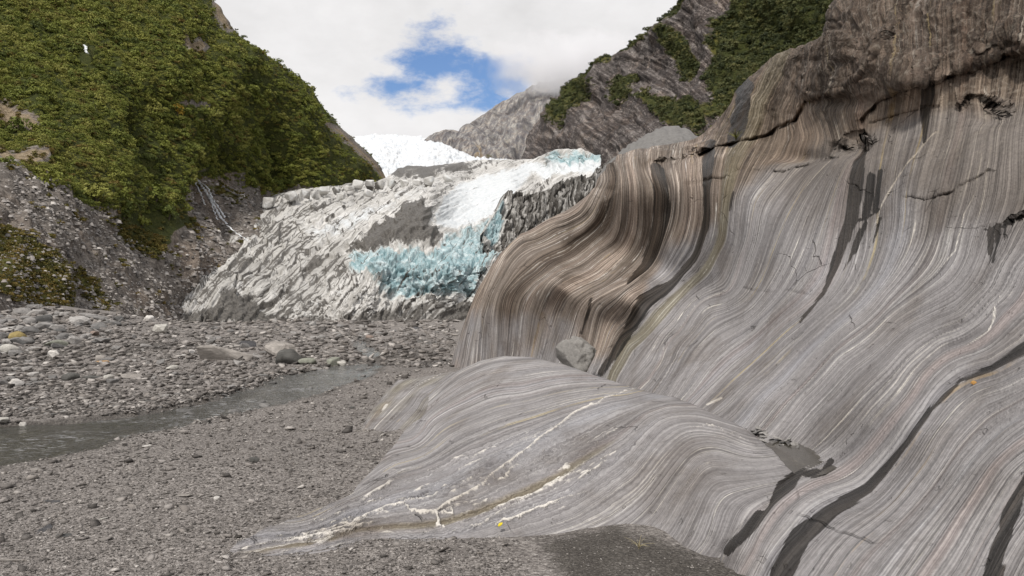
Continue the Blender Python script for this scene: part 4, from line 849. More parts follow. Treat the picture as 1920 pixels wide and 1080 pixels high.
    gdirt = gdirt + crev * (1 - .75 * cl) * (1 - .5 * lb) + .30 * lb * sstep(.07, .01, bk) - .12 * rub + .45 * np.clip(snout, 0, 1)
    gdirt = gdirt + .30 * sstep(640, 420, Xp) * sstep(470, 390, Yp) * sstep(-.3, .3, wob2)
    gdirt = gdirt + .42 * sstep(578, 604, Yp + 8 * wob) * sstep(760, 700, Xp) + .5 * sstep(560, 584, Yp + 8 * wob2) * sstep(700, 760, Xp)
    bluez = bluez + .5 * wob2 - .2 * lb + .7 * np.clip(sstep(.70, .80, fu) * sstep(.95, .85, fu) * sstep(.1, .5, wob), 0, 1) * (1 - lb) - .35 * (1 - cidb) * lb
    at = dict(dirt=gdirt, blue=np.clip(bluez, -1, 1), clean=np.clip(np.maximum(cleanz, upper * .5), -1, 1), flow=G)
    K = 6; k = np.arange(K, 0, -1.)[:, None]; Bk = unproj(np.broadcast_to(Xp[:1], (K, len(xs))), Yp[:1] + .8 * k ** 1.4, D[:1] * (1 + .03 * k))
    FLAT = True
    gl = bpy.data.objects.new('glacier', None); COL.objects.link(gl); gl.location = (-40, 230, 0)
    tag(gl, 'crevassed grey-white glacier tongue with a blue ice cliff at its foot', 'glacier')
    b = grid_obj('ice_tongue', np.concatenate([Bk, P], 0) - np.array([-40, 230, 0]), M_ICE, {a: np.concatenate([np.repeat(v[:1], K, 0), v], 0) for a, v in at.items()}, parent=gl)
    return gl, P, Xp, Yp
GL, GP, GX, GY = make_glacier()
def on_ice(x, y):
    i = np.argmin((GX - x) ** 2 + (GY - y) ** 2); return GP.reshape(-1, 3)[i]
# dark dirty serac ridge in front of the white ramp, a part of the glacier
def make_serac_ridge():
    tab = [(900, 440), (925, 400), (938, 372), (948, 362), (962, 372), (985, 372), (1012, 360), (1030, 356), (1050, 345), (1075, 333), (1085, 330), (1100, 338), (1120, 318), (1140, 306), (1160, 300), (1200, 296)]
    xs = np.linspace(900, 1200, 240); t = np.linspace(0, 1, 130); Xp, T = np.meshgrid(xs, t, indexing='xy')
    yt = interp(xs, tab)[None] + 2.2 * fbm(xs / 7., xs * 0, oct=4, seed=221)[None]; Yp = yt + (530 - yt) * T
    D = 1. / depth_field([(900, 440, 282), (948, 362, 306), (1030, 356, 318), (1100, 335, 330), (1200, 296, 350), (900, 530, 274), (1000, 530, 280), (1200, 530, 290), (950, 450, 286), (1050, 440, 296)], 1e-4)(Xp, Yp)
    P = unproj(Xp, Yp, D); n = normals(P); wob = fbm(Xp / 18., Yp / 18., oct=3, seed=222)
    d1, d2, cid = cells(Xp / 17. + .9 * wob, Yp / 55. + .5 * wob, 223)
    h = 4 * cid * sstep(0, .2, d2 - d1) + 3 * ridged(Xp / 16. + .3 * wob, Yp / 45., oct=4, gain=.6, seed=224) + 1.2 * fbm(Xp / 4., Yp / 6., oct=3, seed=225)
    P = P + n * (h * sstep(0, 8, Yp - yt))[..., None]
    blue = np.clip(soft_poly(Xp, Yp, [(895, 450), (925, 400), (940, 380), (945, 420), (935, 460), (915, 470)], 9), -1, 1)
    dirt = .62 + .35 * sstep(.12, .03, d2 - d1) - .95 * sstep(-.6, .4, blue) + .25 * sstep(30, 0, Yp - yt) - .22 * sstep(1085, 1120, Xp)
    K = 6; k = np.arange(K, 0, -1.)[:, None]; Bk = unproj(np.broadcast_to(Xp[:1], (K, len(xs))), Yp[:1] + 1.2 * k ** 1.4, D[:1] * (1 + .012 * k ** 1.3))
    at = dict(dirt=dirt, blue=blue, clean=-np.ones_like(dirt) * .2, flow=Xp * 2.2 + wob * 20)
    o = grid_obj('serac_ridge', np.concatenate([Bk, P], 0) - np.array([-40, 230, 0]), M_ICE, {a: np.concatenate([np.repeat(v[:1], K, 0), v], 0) for a, v in at.items()}, parent=GL)
    o['label'] = 'dirt-blackened serac ridge'; o.data.polygons.foreach_set('use_smooth', np.zeros(len(o.data.polygons), bool))
make_serac_ridge()

# ------------------------------------------------------------------ shrubs: leafy clump meshes
def leaf_clump(name, n, seed, mat, flat=.8, leaf=.17):
    r = np.random.default_rng(seed); V = []; Fc = []
    lobes = [(r.normal(0, .38, 3) * np.array([1, 1, .5]) + np.array([0, 0, .45]), r.uniform(.36, .62)) for _ in range(6)]
    for i in range(n):
        c, R = lobes[r.integers(len(lobes))]; d = r.normal(0, 1, 3); d[2] = abs(d[2]) * .9 - .15; d /= np.linalg.norm(d)
        p = c + d * R * r.uniform(.78, 1.06) * np.array([1, 1, flat])
        nn = d + r.normal(0, .55, 3); nn /= np.linalg.norm(nn); u = np.cross(nn, r.normal(0, 1, 3)); u /= np.linalg.norm(u); v = np.cross(nn, u)
        s = leaf * r.uniform(.6, 1.35); k = len(V)
        V += [p - u * s, p + v * s * .55, p + u * s, p - v * s * .55]; Fc.append((k, k + 1, k + 2, k + 3))
    me = bpy.data.meshes.new(name); me.from_pydata([tuple(a) for a in V], [], Fc); me.materials.append(mat); me.update(); return me
CLUMPS = [leaf_clump('shrub_crown', 300, 300 + i, M_LEAF, .8, .13) for i in range(5)]
CLUMPS2 = [leaf_clump('dark_shrub_crown', 200, 330 + i, M_LEAF2) for i in range(3)]
def scatter(name, pts, scl, rot, idx, meshes):
    me = bpy.data.meshes.new(name); me.vertices.add(len(pts)); me.vertices.foreach_set('co', np.asarray(pts, np.float32).ravel())
    for an, ty, v in (('scl', 'FLOAT', scl), ('idx', 'INT', idx)):
        a = me.attributes.new(an, ty, 'POINT'); a.data.foreach_set('value', np.asarray(v, np.float32 if ty == 'FLOAT' else np.int32))
    a = me.attributes.new('rot', 'FLOAT_VECTOR', 'POINT'); a.data.foreach_set('vector', np.asarray(rot, np.float32).ravel())
    o = bpy.data.objects.new(name, me); COL.objects.link(o)
    src = bpy.data.collections.new(name + '_source')
    for i, m_ in enumerate(meshes):
        so = bpy.data.objects.new('%s_source_%02d' % (name, i), m_); src.objects.link(so)
    ng = bpy.data.node_groups.new(name, 'GeometryNodeTree')
    ng.interface.new_socket('Geometry', in_out='INPUT', socket_type='NodeSocketGeometry'); ng.interface.new_socket('Geometry', in_out='OUTPUT', socket_type='NodeSocketGeometry')
    N = ng.nodes.new; gi, go = N('NodeGroupInput'), N('NodeGroupOutput'); ip = N('GeometryNodeInstanceOnPoints'); ci = N('GeometryNodeCollectionInfo')
    ci.inputs['Collection'].default_value = src; ci.inputs['Separate Children'].default_value = True; ci.inputs['Reset Children'].default_value = True
    def na(n, t):
        k = N('GeometryNodeInputNamedAttribute'); k.data_type = t; k.inputs['Name'].default_value = n; return k.outputs['Attribute']
    L = ng.links.new
    L(gi.outputs[0], ip.inputs['Points']); L(ci.outputs[0], ip.inputs['Instance']); ip.inputs['Pick Instance'].default_value = True
    L(na('idx', 'INT'), ip.inputs['Instance Index']); L(na('scl', 'FLOAT'), ip.inputs['Scale'])
    er = N('FunctionNodeEulerToRotation'); L(na('rot', 'FLOAT_VECTOR'), er.inputs[0]); L(er.outputs[0], ip.inputs['Rotation'])
    L(ip.outputs[0], go.inputs[0])
    md = o.modifiers.new('scatter', 'NODES'); md.node_group = ng
    return o
def sample_bushes(P, Xp, Yp, D, veg, count, lo, xmin, xmax, ymin, ymax, size, thin=0.):
    m = (veg > lo) & (Xp > xmin) & (Xp < xmax) & (Yp > ymin) & (Yp < ymax)
    idx = np.flatnonzero(m.ravel()); a = rng.choice(idx, count, replace=True)
    R, C = Xp.shape; i, j = a // C, a % C; i2 = np.clip(i + 1, 0, R - 1); j2 = np.clip(j + 1, 0, C - 1)
    u, v = rng.random(count)[:, None], rng.random(count)[:, None]
    p = P[i, j] * (1 - u) * (1 - v) + P[i2, j] * u * (1 - v) + P[i, j2] * (1 - u) * v + P[i2, j2] * u * v
    return p, a
p1, a1 = sample_bushes(HP, HX, HY, HD, HVEG, 24000, .0, -420, 760, -260, 400, 4)
d1 = HD.ravel()[a1]; px1 = np.clip(.92 * rng.lognormal(0, .5, len(p1)), .35, 3.4)
s1 = px1 * np.clip(d1 / 250., .8, 1.35) * (.55 + .45 * sstep(0, .6, HVEG.ravel()[a1]))
s1 = s1 * np.where(HX.ravel()[a1] > 600, .75, 1.)
r1 = np.stack([rng.normal(0, .15, len(p1)), rng.normal(0, .15, len(p1)), rng.uniform(0, 6.28, len(p1))], -1)
qx, qy = proj(p1 + np.array([0, 0, 1.])); keep = ~(((np.abs(qx - 161) < 11) & (qy > 78) & (qy < 116))); p1, s1, r1 = p1[keep], s1[keep], r1[keep]
tag(scatter('hillside_shrubbery', p1 - np.array([0, 0, .35])*s1[:, None], s1, r1, rng.integers(0, 5, len(p1)), CLUMPS), 'dense olive green bush covering the steep slope across the river', 'shrubs', kind='stuff')
p2, a2 = sample_bushes(CP_, CX_, CY_, CD_, CVEG_ + .45 * rng.random(CVEG_.shape), 13000, .05, 960, 1680, -200, 300, 4)
d2_ = CD_.ravel()[a2]; s2 = np.clip(.95 * rng.lognormal(0, .5, len(p2)), .35, 3.0) * np.clip(d2_ / 380., .8, 2.0)
r2 = np.stack([rng.normal(0, .15, len(p2)), rng.normal(0, .15, len(p2)), rng.uniform(0, 6.28, len(p2))], -1)
tag(scatter('cliff_shrubbery', p2 - np.array([0, 0, .3]), s2, r2, rng.integers(0, 3, len(p2)), CLUMPS2), 'dark green bush on the cliffs behind the striped rock', 'shrubs', kind='stuff')
# moss-bank cushions: low growth on the patch beside the boulders
m3 = np.flatnonzero(((HMOSS + .35 * fbm(HX / 12., HY / 10., oct=3, seed=232) > .1) & (HX > -120) & (HY < 600)).ravel()); a3 = rng.choice(m3, 6500)
p3 = HP.reshape(-1, 3)[a3] + rng.normal(0, .35, (len(a3), 3)) * np.array([1, 1, .2]); s3 = rng.uniform(.25, .75, len(a3)) * np.clip(HD.ravel()[a3] / 130., .6, 2.)
M_MOSSL = leaf_material('moss_leaf', [(.045, .045, .010), (.085, .080, .016), (.13, .105, .022), (.17, .12, .03)])
MOSSC = [leaf_clump('moss_tuft', 90, 360 + i, M_MOSSL, .5, .24) for i in range(3)]
tag(scatter('moss_bank', p3 - np.array([0, 0, .15]), s3, np.stack([0 * s3, 0 * s3, rng.uniform(0, 6.28, len(s3))], -1), rng.integers(0, 3, len(s3)), MOSSC), 'low yellow-green growth on the bank above the boulders', 'moss', kind='stuff')

def shrub(name, px, py, size, mat_meshes, label, group=None, cat='shrub', seed=0):
    p, n = on_hill(px, py); e = bpy.data.objects.new(name, None); COL.objects.link(e); e.location = Vector(p) - Vector((0, 0, .1)); e.rotation_euler = (0, 0, seed * 1.7)
    c = bpy.data.objects.new('crown', mat_meshes[seed % len(mat_meshes)]); COL.objects.link(c); c.parent = e; c.scale = (size, size, size * 1.05)
    V = []; Fc = []
    for s in range(3):
        a = s * 2.1 + seed; t = Vector((math.cos(a) * .22, math.sin(a) * .22, .6)) * size; k = len(V); r = .045 * size
        for b in range(5): V.append((r * math.cos(b * 1.2566), r * math.sin(b * 1.2566), -.2 * size))
        for b in range(5): V.append((t.x + .35 * r * math.cos(b * 1.2566), t.y + .35 * r * math.sin(b * 1.2566), t.z))
        for b in range(5): Fc.append((k + b, k + (b + 1) % 5, k + 5 + (b + 1) % 5, k + 5 + b))
    obj_from('trunk', V, Fc, M_TRUNK, e)
    tag(e, label, cat, group); return e
YC = [leaf_clump('yellow_crown', 240, 370 + i, M_LEAFY) for i in range(2)]
shrub('yellow_shrub', 334, 215, 3.6, YC, 'bright yellow-orange shrub in the green hillside bush', seed=1)
GC = [leaf_clump('shrub_crown_big', 420, 380 + i, M_LEAF, .85, .13) for i in range(4)]
for i, (x, y, s, lab) in enumerate([
    (232, 405, 4.2, 'round green shrub at the low tip of the bush, beside the scree'),
    (262, 428, 4.0, 'green shrub lowest on the strip between two scree gullies'),
    (318, 412, 4.4, 'green shrub just beside the streaky waterfall gully'),
    (92, 352, 3.6, 'dark green shrub at the head of the bare scree'),
    (36, 245, 3.2, 'lone green shrub between two tan slips'),
    (182, 380, 4.4, 'broad green shrub overhanging the middle of the scree edge'),
    (470, 350, 4.6, 'dark shrub above the left margin of the ice'),
    (292, 372, 4.6, 'tall green shrub on the spur above the scree tip')]):
    shrub('hillside_shrub', x, y, s, GC, lab, seed=i)

# ------------------------------------------------------------------ waterfalls
def ribbons(name, lines, label, cat='waterfall', fwd=.985):
    e = bpy.data.objects.new(name, None); COL.objects.link(e)
    base, _ = on_hill(*lines[0][0][-1]); e.location = base
    for pts, w in lines:
        V = []; Fc = []
        dense = []
        for i in range(len(pts) - 1):
            for t in np.linspace(0, 1, 6, endpoint=False): dense.append((pts[i][0] + (pts[i + 1][0] - pts[i][0]) * t, pts[i][1] + (pts[i + 1][1] - pts[i][1]) * t))
        dense.append(pts[-1])
        for i, (x, y) in enumerate(dense):
            x += 1.3 * math.sin(i * 1.7 + x); p, n = on_hill(x, y); D = p[1]
            c = np.array(unproj(x, y, D * fwd)); ww = w * D / F * (0.6 + .5 * random.random()) * .5
            for s, o in ((-1, 0), (0, -.35), (1, 0)): V.append(tuple(c + np.array([s * ww, o * ww * 1.5, 0]) - np.array(base)))
        for i in range(len(dense) - 1):
            for s in (0, 1): Fc.append((3 * i + s, 3 * i + s + 1, 3 * i + 4 + s, 3 * i + 3 + s))
        obj_from('water_strand', V, Fc, M_FALL, e)
    tag(e, label, cat)
ribbons('waterfall', [([(364, 330), (374, 342), (384, 356), (394, 372), (404, 390), (414, 408), (426, 420)], 5.5), ([(372, 338), (390, 352), (398, 372), (412, 392), (422, 408)], 3.6), ([(366, 342), (378, 366), (384, 384)], 2.6), ([(395, 372), (400, 392), (408, 412)], 3.), ([(426, 422), (442, 436), (458, 446), (470, 456)], 3.)], 'streaky waterfall tumbling down the dark gully next to the ice')
ribbons('high_cascade', [([(157, 84), (161, 88), (160, 93), (162, 98), (166, 101)], 5.)], 'tiny white cascade showing high in the hillside bush', fwd=.975)

# ------------------------------------------------------------------ stones
def hull_mesh(name, seed, n, dims, mat, jitter=.25, bevel=True):
    r = np.random.default_rng(seed); bm = bmesh.new()
    for i in range(n):
        d = r.normal(0, 1, 3); d /= np.linalg.norm(d); d = np.sign(d) * np.abs(d) ** .62; d *= 1 + r.uniform(-jitter, jitter)
        bm.verts.new(d * .5 * np.array(dims))
    res = bmesh.ops.convex_hull(bm, input=bm.verts)
    for v in [v for v in bm.verts if not v.link_faces]: bm.verts.remove(v)
    if bevel:
        bmesh.ops.bevel(bm, geom=list(bm.edges), offset=.05, segments=1, affect='EDGES', profile=.5, clamp_overlap=True)
        bmesh.ops.triangulate(bm, faces=bm.faces[:])
    bmesh.ops.recalc_face_normals(bm, faces=bm.faces[:])
    me = bpy.data.meshes.new(name); bm.to_mesh(me); bm.free(); me.materials.append(mat)
    return me
def round_mesh(name, seed, dims, mat, rough=.16, sub=4):
    bm = bmesh.new(); bmesh.ops.create_icosphere(bm, subdivisions=sub, radius=.5)
    co = np.array([v.co[:] for v in bm.verts]); f = 1 + rough * fbm(co[:, 0] * 2.6 + seed, co[:, 1] * 2.6, co[:, 2] * 2.6, oct=4, seed=seed) * 2
    co = co * f[:, None]; r = np.random.default_rng(seed)
    for _ in range(7):                                # worn flats
        d = r.normal(0, 1, 3); d /= np.linalg.norm(d); k = co @ d; lim = r.uniform(.34, .45); co = co - np.maximum(k - lim, 0)[:, None] * d * .85
    for v, c in zip(bm.verts, co): v.co = c * np.array(dims)
    me = bpy.data.meshes.new(name); bm.to_mesh(me); bm.free(); me.materials.append(mat)
    me.polygons.foreach_set('use_smooth', np.ones(len(me.polygons), bool)); return me
SLABS = [hull_mesh('slab_stone', 400 + i, 16, (1, .75, .38), M_STONE) for i in range(6)]
BLOCKS = [hull_mesh('angular_stone', 420 + i, 20, (1, .85, .68), M_STONE) for i in range(6)]
ROUNDS = [round_mesh('round_stone', 440 + i, (1, .85, .62), M_STONE, .15, 3) for i in range(5)]
def place_stone(name, me, px, py, wpx, label, group=None, mat=None, asp=None, sink=.22, rz=None, lift=0., tilt=.18):
    X, Y, z = hit_ground(px, py)[0]
    s = wpx * Y / F
    o = bpy.data.objects.new(name, me); COL.objects.link(o)
    if mat:
        o.data = me.copy(); o.data.materials.clear(); o.data.materials.append(mat)
    o.scale = (s, s * (asp[0] if asp else 1), s * (asp[1] if asp else 1))
    hz = max(v.co.z for v in me.vertices) * o.scale[2]
    o.location = (X, Y, z + hz * (1 - 2 * sink) + lift * Y / F); o.rotation_euler = (random.uniform(-tilt, tilt), random.uniform(-tilt, tilt), random.uniform(0, 6.28) if rz is None else rz)
    tag(o, label, 'stone', group); return o
def sm(name, col, **k): return stone_material(name, [col, col], **k)
M_PALE = sm('pale_stone', (.46, .44, .40)); M_DARKS = sm('dark_stone', (.085, .083, .086)); M_OCHRE = sm('ochre_stone', (.30, .235, .10)); M_SAND = sm('sandy_stone', (.30, .275, .25)); M_WHITE = sm('white_stone', (.62, .59, .55)); M_GREENS = sm('green_grey_stone', (.25, .255, .21)); M_WET = sm('wet_stone', (.10, .097, .09)); M_RED = sm('reddish_stone', (.25, .195, .165)); M_ORANGE = sm('orange_stone', (.46, .30, .16))
SP_ST = [  # photo x, base y, width px, mesh, material, aspect, label
 (436, 674, 118, SLABS[0], M_SAND, (.5, 1.05), 'long flat-topped sandy slab, the widest stone on the far gravel'),
 (468, 650, 36, BLOCKS[1], M_DARKS, (1, .8), 'dark blue-grey block perched behind the long flat slab'),
 (526, 668, 70, SLABS[1], M_SAND, (.8, 1.2), 'broad pale slab leaning on a dark boulder at the stream head'),
 (541, 682, 56, ROUNDS[1], M_WET, (1, 1.1), 'dark damp boulder below the leaning slab at the stream head'),
 (577, 683, 34, ROUNDS[2], M_GREENS, (1, .7), 'rounded greenish boulder at the lip of the stream'),
 (624, 682, 56, SLABS[2], M_GREENS, (.7, 1.1), 'pale green flat slab standing in the stream head'),
 (639, 687, 22, BLOCKS[2], M_PALE, (1, .8), 'small pale block beside the flat slab in the stream'),
 (33, 637, 30, ROUNDS[3], M_OCHRE, (1, 1.1), 'ochre mossy boulder among the grey boulders of the bank'),
 (18, 662, 36, ROUNDS[0], M_PALE, (1, 1.), 'round pale grey boulder at the left edge of the gravel'),
 (82, 607, 36, ROUNDS[4], M_STONE, (1, 1.), 'big grey boulder under the mossy bank'),
 (105, 652, 42, SLABS[3], M_GREENS, (1, 1.), 'flat greenish slab in the boulder heap'),
 (40, 645, 44, SLABS[4], M_STONE, (1, .9), 'layered grey slab leaning in front of the ochre boulder'),
 (178, 630, 54, SLABS[5], M_RED, (.4, .5), 'long narrow reddish slab lying on the boulder bank'),
 (99, 669, 26, BLOCKS[3], M_WHITE, (1, .8), 'jagged white stone left of the orange-capped one'),
 (190, 676, 28, ROUNDS[1], M_SAND, (1, .9), 'dome-shaped stone with an orange flat chip against it'),
 (190, 681, 26, SLABS[1], M_ORANGE, (.4, .5), 'thin orange chip against a dome-shaped stone'),
 (340, 670, 30, SLABS[2], M_WHITE, (.7, .8), 'bright white slab left of the long flat slab'),
 (301, 624, 26, BLOCKS[4], M_PALE, (1, 1.3), 'upright pale block in the far rubble'),
 (279, 604, 18, BLOCKS[5], M_WHITE, (1, 1.5), 'pointed light stone near the foot of the scree'),
 (324, 693, 28, ROUNDS[2], M_PALE, (.8, .6), 'smooth light oval stone near the middle of the gravel bank'),
 (248, 708, 44, SLABS[3], M_SAND, (.6, .5), 'flat sandy stone on the bank above the stream'),
 (133, 713, 36, ROUNDS[3], M_WET, (1, .8), 'dark layered stone on the bank above the stream'),
 (176, 711, 38, SLABS[4], M_WET, (.7, .6), 'flat dark stone next to the layered stone above the stream'),
 (203, 711, 26, ROUNDS[4], M_PALE, (.8, .7), 'light oval stone at the end of the row above the stream'),
 (693, 636, 18, ROUNDS[0], M_RED, (1, .9), 'round brown stone alone on the far gravel'),
 (655, 632, 70, SLABS[0], M_SAND, (.6, .3), 'low flat sandy slab beside the round brown stone'),
 (781, 619, 16, BLOCKS[1], M_DARKS, (1, 1.), 'dark block near the foot of the striped wall'),
 (30, 722, 20, BLOCKS[2], M_WHITE, (1, 1.), 'white angular stone at the left edge above the stream'),
 (42, 795, 14, BLOCKS[3], M_WHITE, (.8, .8), 'light stone at the far water edge'),
 (64, 831, 15, ROUNDS[1], M_DARKS, (1, 1.), 'black wet stone sitting in the stream'),
 (5, 795, 26, BLOCKS[4], M_PALE, (1, .7), 'pale block at the left edge of the water'),
 (272, 838, 20, SLABS[5], M_WHITE, (.6, .5), 'thin white flake by the near bank of the stream'),
 (478, 866, 22, BLOCKS[0], M_WET, (.8, .7), 'small dark stone alone on the near gravel'),
 (406, 937, 13, BLOCKS[2], M_WHITE, (1, .8), 'small white pebble on the near gravel'),
 (83, 994, 44, SLABS[2], M_DARKS, (.7, .35), 'flat blue-grey slate in the near gravel'),
 (120, 1005, 30, SLABS[3], M_STONE, (.7, .35), 'flat grey slate beside the larger slate'),
 (195, 973, 18, SLABS[4], M_PALE, (.7, .5), 'small light flake on the near gravel'),
 (95, 940, 46, SLABS[0], M_DARKS, (.5, .25), 'thin dark slate flush with the near gravel'),
 (345, 930, 44, SLABS[1], M_SAND, (.5, .25), 'flat sandy flake flush with the near gravel'),
 (660, 765, 18, SLABS[3], M_WET, (.7, .5), 'flat dark stone on the near stream bank'),
 (648, 720, 18, ROUNDS[4], M_WET, (.8, .6), 'dark stone at the near bank of the upper stream'),
 (548, 745, 22, SLABS[5], M_WET, (.7, .5), 'dark wet flake at the near bank, mid stream'),
]
for x, y, w, me, mt, asp, lab in SP_ST:
    place_stone('stone', me, x, y, w, lab, mat=mt, asp=asp)
MARKS = [(x, y, n_) for (x, y, w, *_r), n_ in zip(SP_ST, ['long flat slab', 'dark block behind the long slab', 'leaning pale slab', 'dark boulder at the stream head', 'greenish boulder at the stream lip', 'flat green slab in the stream', 'pale block in the stream', 'ochre boulder', 'round pale boulder', 'big boulder under the moss', 'greenish slab in the heap', 'layered slab', 'long reddish slab', 'jagged white stone', 'dome-shaped stone', None, 'bright white slab', 'upright pale block', 'pointed light stone', 'light oval stone mid bank', 'flat sandy stone', 'dark layered stone', 'flat dark stone', 'light oval stone in the row', 'round brown stone', 'low sandy slab', 'dark block by the wall', 'white angular stone', 'light stone at the water', 'black stone in the stream', 'pale block at the water']) if n_]
used_labels = {}
def stone_label(x, y, w, tone, kind, where):
    tw = 'dark' if tone < 30 else 'pale' if tone > 62 else 'grey'; sz = 'big ' if w > 26 else 'small ' if w < 13 else ''
    order = sorted(MARKS, key=lambda q: math.hypot(q[0] - x, (q[1] - y) * 2.5))
    for q in order[:6]:
        dx, dy = x - q[0], (y - q[1]) * 2.5
        rel = ('left of' if dx < 0 else 'right of') if abs(dx) > abs(dy) else ('behind' if dy < 0 else 'in front of')
        for far in ('', 'farther ', 'third '):
            l = '%s%s %s %s, %s%s the %s' % (sz, tw, kind, where, far, rel, q[2])
            if len(l.split()) <= 16 and l not in used_labels: used_labels[l] = 1; return l
    return l
# the rest of the stones one can tell apart, by where they lie
ZONES = [('in the bank heap', 'boulders below the mossy bank', [(-10, 578), (60, 572), (140, 588), (230, 600), (190, 650), (-10, 672)], 120, (12, 38), ROUNDS[:2] + BLOCKS + SLABS[:3]),
 ('on the far gravel', 'stones on the far gravel bank', [(-10, 655), (200, 640), (420, 612), (640, 606), (700, 640), (520, 690), (300, 715), (-10, 730)], 92, (10, 28), SLABS + BLOCKS + ROUNDS),
 ('on the stream edge', 'slates along the far stream edge', [(-10, 745), (220, 745), (420, 715), (560, 685), (620, 690), (500, 715), (420, 745), (300, 768), (-10, 785)], 50, (9, 24), SLABS),
 ('before the ice', 'stones before the ice front', [(330, 604), (700, 600), (830, 595), (845, 625), (700, 640), (420, 625)], 34, (8, 17), BLOCKS + ROUNDS)]
for where, grp, poly, cnt, (a, b), meshes in ZONES:
    k = 0; P_ = np.array(poly)
    while k < cnt:
        x, y = random.uniform(P_[:, 0].min(), P_[:, 0].max()), random.uniform(P_[:, 1].min(), P_[:, 1].max())
        if not inside(np.array([x]), np.array([y]), poly)[0]: continue
        w = a + (b - a) * random.random() ** 1.7; me = random.choice(meshes); tone = int(100 * min(1, max(0, random.gauss(.40, .2))))
        kind = 'flat stone' if me in SLABS else 'angular stone' if me in BLOCKS else 'rounded stone'
        o = place_stone('stone', me, x, y, w, stone_label(x, y, w, tone, kind, where), grp, asp=(random.uniform(.6, 1.), random.uniform(.5, 1.)), sink=.3); o.pass_index = tone; k += 1
# loose gravel and rubble too small to pick apart
def chip_mesh(name, n_list, seed):
    r = np.random.default_rng(seed); base = []
    for i in range(8):
        m_ = hull_mesh('chip', 500 + i + seed, 9, (1, .8, .42), M_CHIP, .3, False); v = np.array([q.co[:] for q in m_.vertices]); f = np.array([p.vertices[:] for p in m_.polygons if len(p.vertices) == 3]); base.append((v, f)); bpy.data.meshes.remove(m_)
    V = []; Fc = []; T = []; off = 0
    for px, py, s in n_list:
        H = hit_ground(px, py); X, Y, z = H[:, 0], H[:, 1], H[:, 2]; W = s * Y / F
        rz = r.uniform(0, 6.28, len(X)); tx = r.normal(0, .28, len(X)); tone = r.random(len(X)) ** 1.6; asp = r.uniform(.45, 1.1, len(X)); pick = r.integers(0, 8, len(X))
        for b in range(8):
            m_ = pick == b; v, f = base[b]; n = m_.sum()
            if not n: continue
            q = np.broadcast_to(v, (n,) + v.shape).copy(); q[..., 2] *= asp[m_][:, None]
            q[..., 2] += q[..., 0] * tx[m_][:, None]
            c, s_ = np.cos(rz[m_])[:, None], np.sin(rz[m_])[:, None]
            q = np.stack([q[..., 0] * c - q[..., 1] * s_, q[..., 0] * s_ + q[..., 1] * c, q[..., 2]], -1) * W[m_][:, None, None]
            q = q + np.stack([X[m_], Y[m_], z[m_] + .08 * W[m_]], -1)[:, None]
            V.append(q.reshape(-1, 3)); Fc.append((f[None] + off + (np.arange(n) * len(v))[:, None, None]).reshape(-1, 3)); T.append(np.repeat(tone[m_], len(v))); off += n * len(v)
    return obj_from(name, np.concatenate(V), np.concatenate(Fc), M_CHIP, None, False, dict(tone=np.concatenate(T)))
def samp(poly, n, a, b, pw):
    P_ = np.array(poly); out = np.empty((0, 2))
    while len(out) < n:
        q = np.stack([rng.uniform(P_[:, 0].min(), P_[:, 0].max(), n * 2), rng.uniform(P_[:, 1].min(), P_[:, 1].max(), n * 2)], -1); out = np.concatenate([out, q[inside(q[:, 0], q[:, 1], poly)]])
    out = out[:n]; return out[:, 0], out[:, 1], a + (b - a) * rng.random(n) ** pw
FARP = [(-60, 572), (60, 568), (150, 584), (330, 602), (860, 585), (850, 690), (700, 690), (620, 690), (520, 712), (400, 745), (300, 768), (-60, 786)]
NEARP = [(-80, 880), (130, 848), (330, 792), (480, 768), (600, 738), (700, 695), (845, 694), (745, 715), (690, 790), (762, 808), (740, 835), (660, 930), (455, 1015), (620, 1015), (940, 990), (1000, 1100), (-80, 1100)]
MUDP = [(940, 990), (1150, 970), (1240, 990), (1480, 1078), (1480, 1100), (950, 1100)]
tag(chip_mesh('far_rubble', [samp(FARP, 12000, 3., 19, 3.0), samp([(-60, 700), (300, 740), (560, 690), (700, 690), (480, 735), (300, 775), (-60, 800)], 1500, 4, 15, 2.2)], 1), 'broken grey rubble covering the riverbed across the stream', 'rubble', kind='stuff')
tag(chip_mesh('near_gravel', [samp(NEARP, 22000, 2.6, 9, 3.4), samp(NEARP, 350, 9, 26, 2.2), samp(MUDP, 900, 2., 6, 3.), samp([(-20, 838), (200, 818), (330, 786), (480, 760), (480, 775), (330, 800), (130, 850), (-20, 875)], 700, 4, 14, 2.)], 2), 'fine grey gravel covering the near bank', 'gravel', kind='stuff')

# boulder lodged behind the hump, pebbles at the pool, small things
bo = bpy.data.objects.new('lodged_boulder', round_mesh('lodged_boulder', 77, (1, .9, .88), sm('speckled_boulder', (.25, .238, .222), scale=9., stripe=False), .30, 5)); COL.objects.link(bo)
q = unproj(1084, 664, 20.6); bo.location = q; bo.scale = (1.22,) * 3; bo.rotation_euler = (.2, .3, .5)
tag(bo, 'rough speckled grey boulder lodged between the hump and the wall', 'boulder')
for i in range(26):
    t = i / 25.; x = 1405 + 92 * t + random.uniform(-12, 12); y = 808 + 34 * t + random.uniform(-9, 9); p = on_wall(x, y); pz = np.array(unproj(x, y, p[1] - .07))
    o = bpy.data.objects.new('pool_pebble', random.choice(SLABS)); COL.objects.link(o); s = random.uniform(.07, .16); o.pass_index = random.randint(5, 75); o.scale = (s, s, s * .7); o.location = pz; o.rotation_euler = (random.uniform(-.5, .5), random.uniform(-.5, .5), random.uniform(0, 6.28))
    tag(o, 'angular pebble in the little pile at the head of the rain pool', 'pebble', 'pebbles at the rain pool')
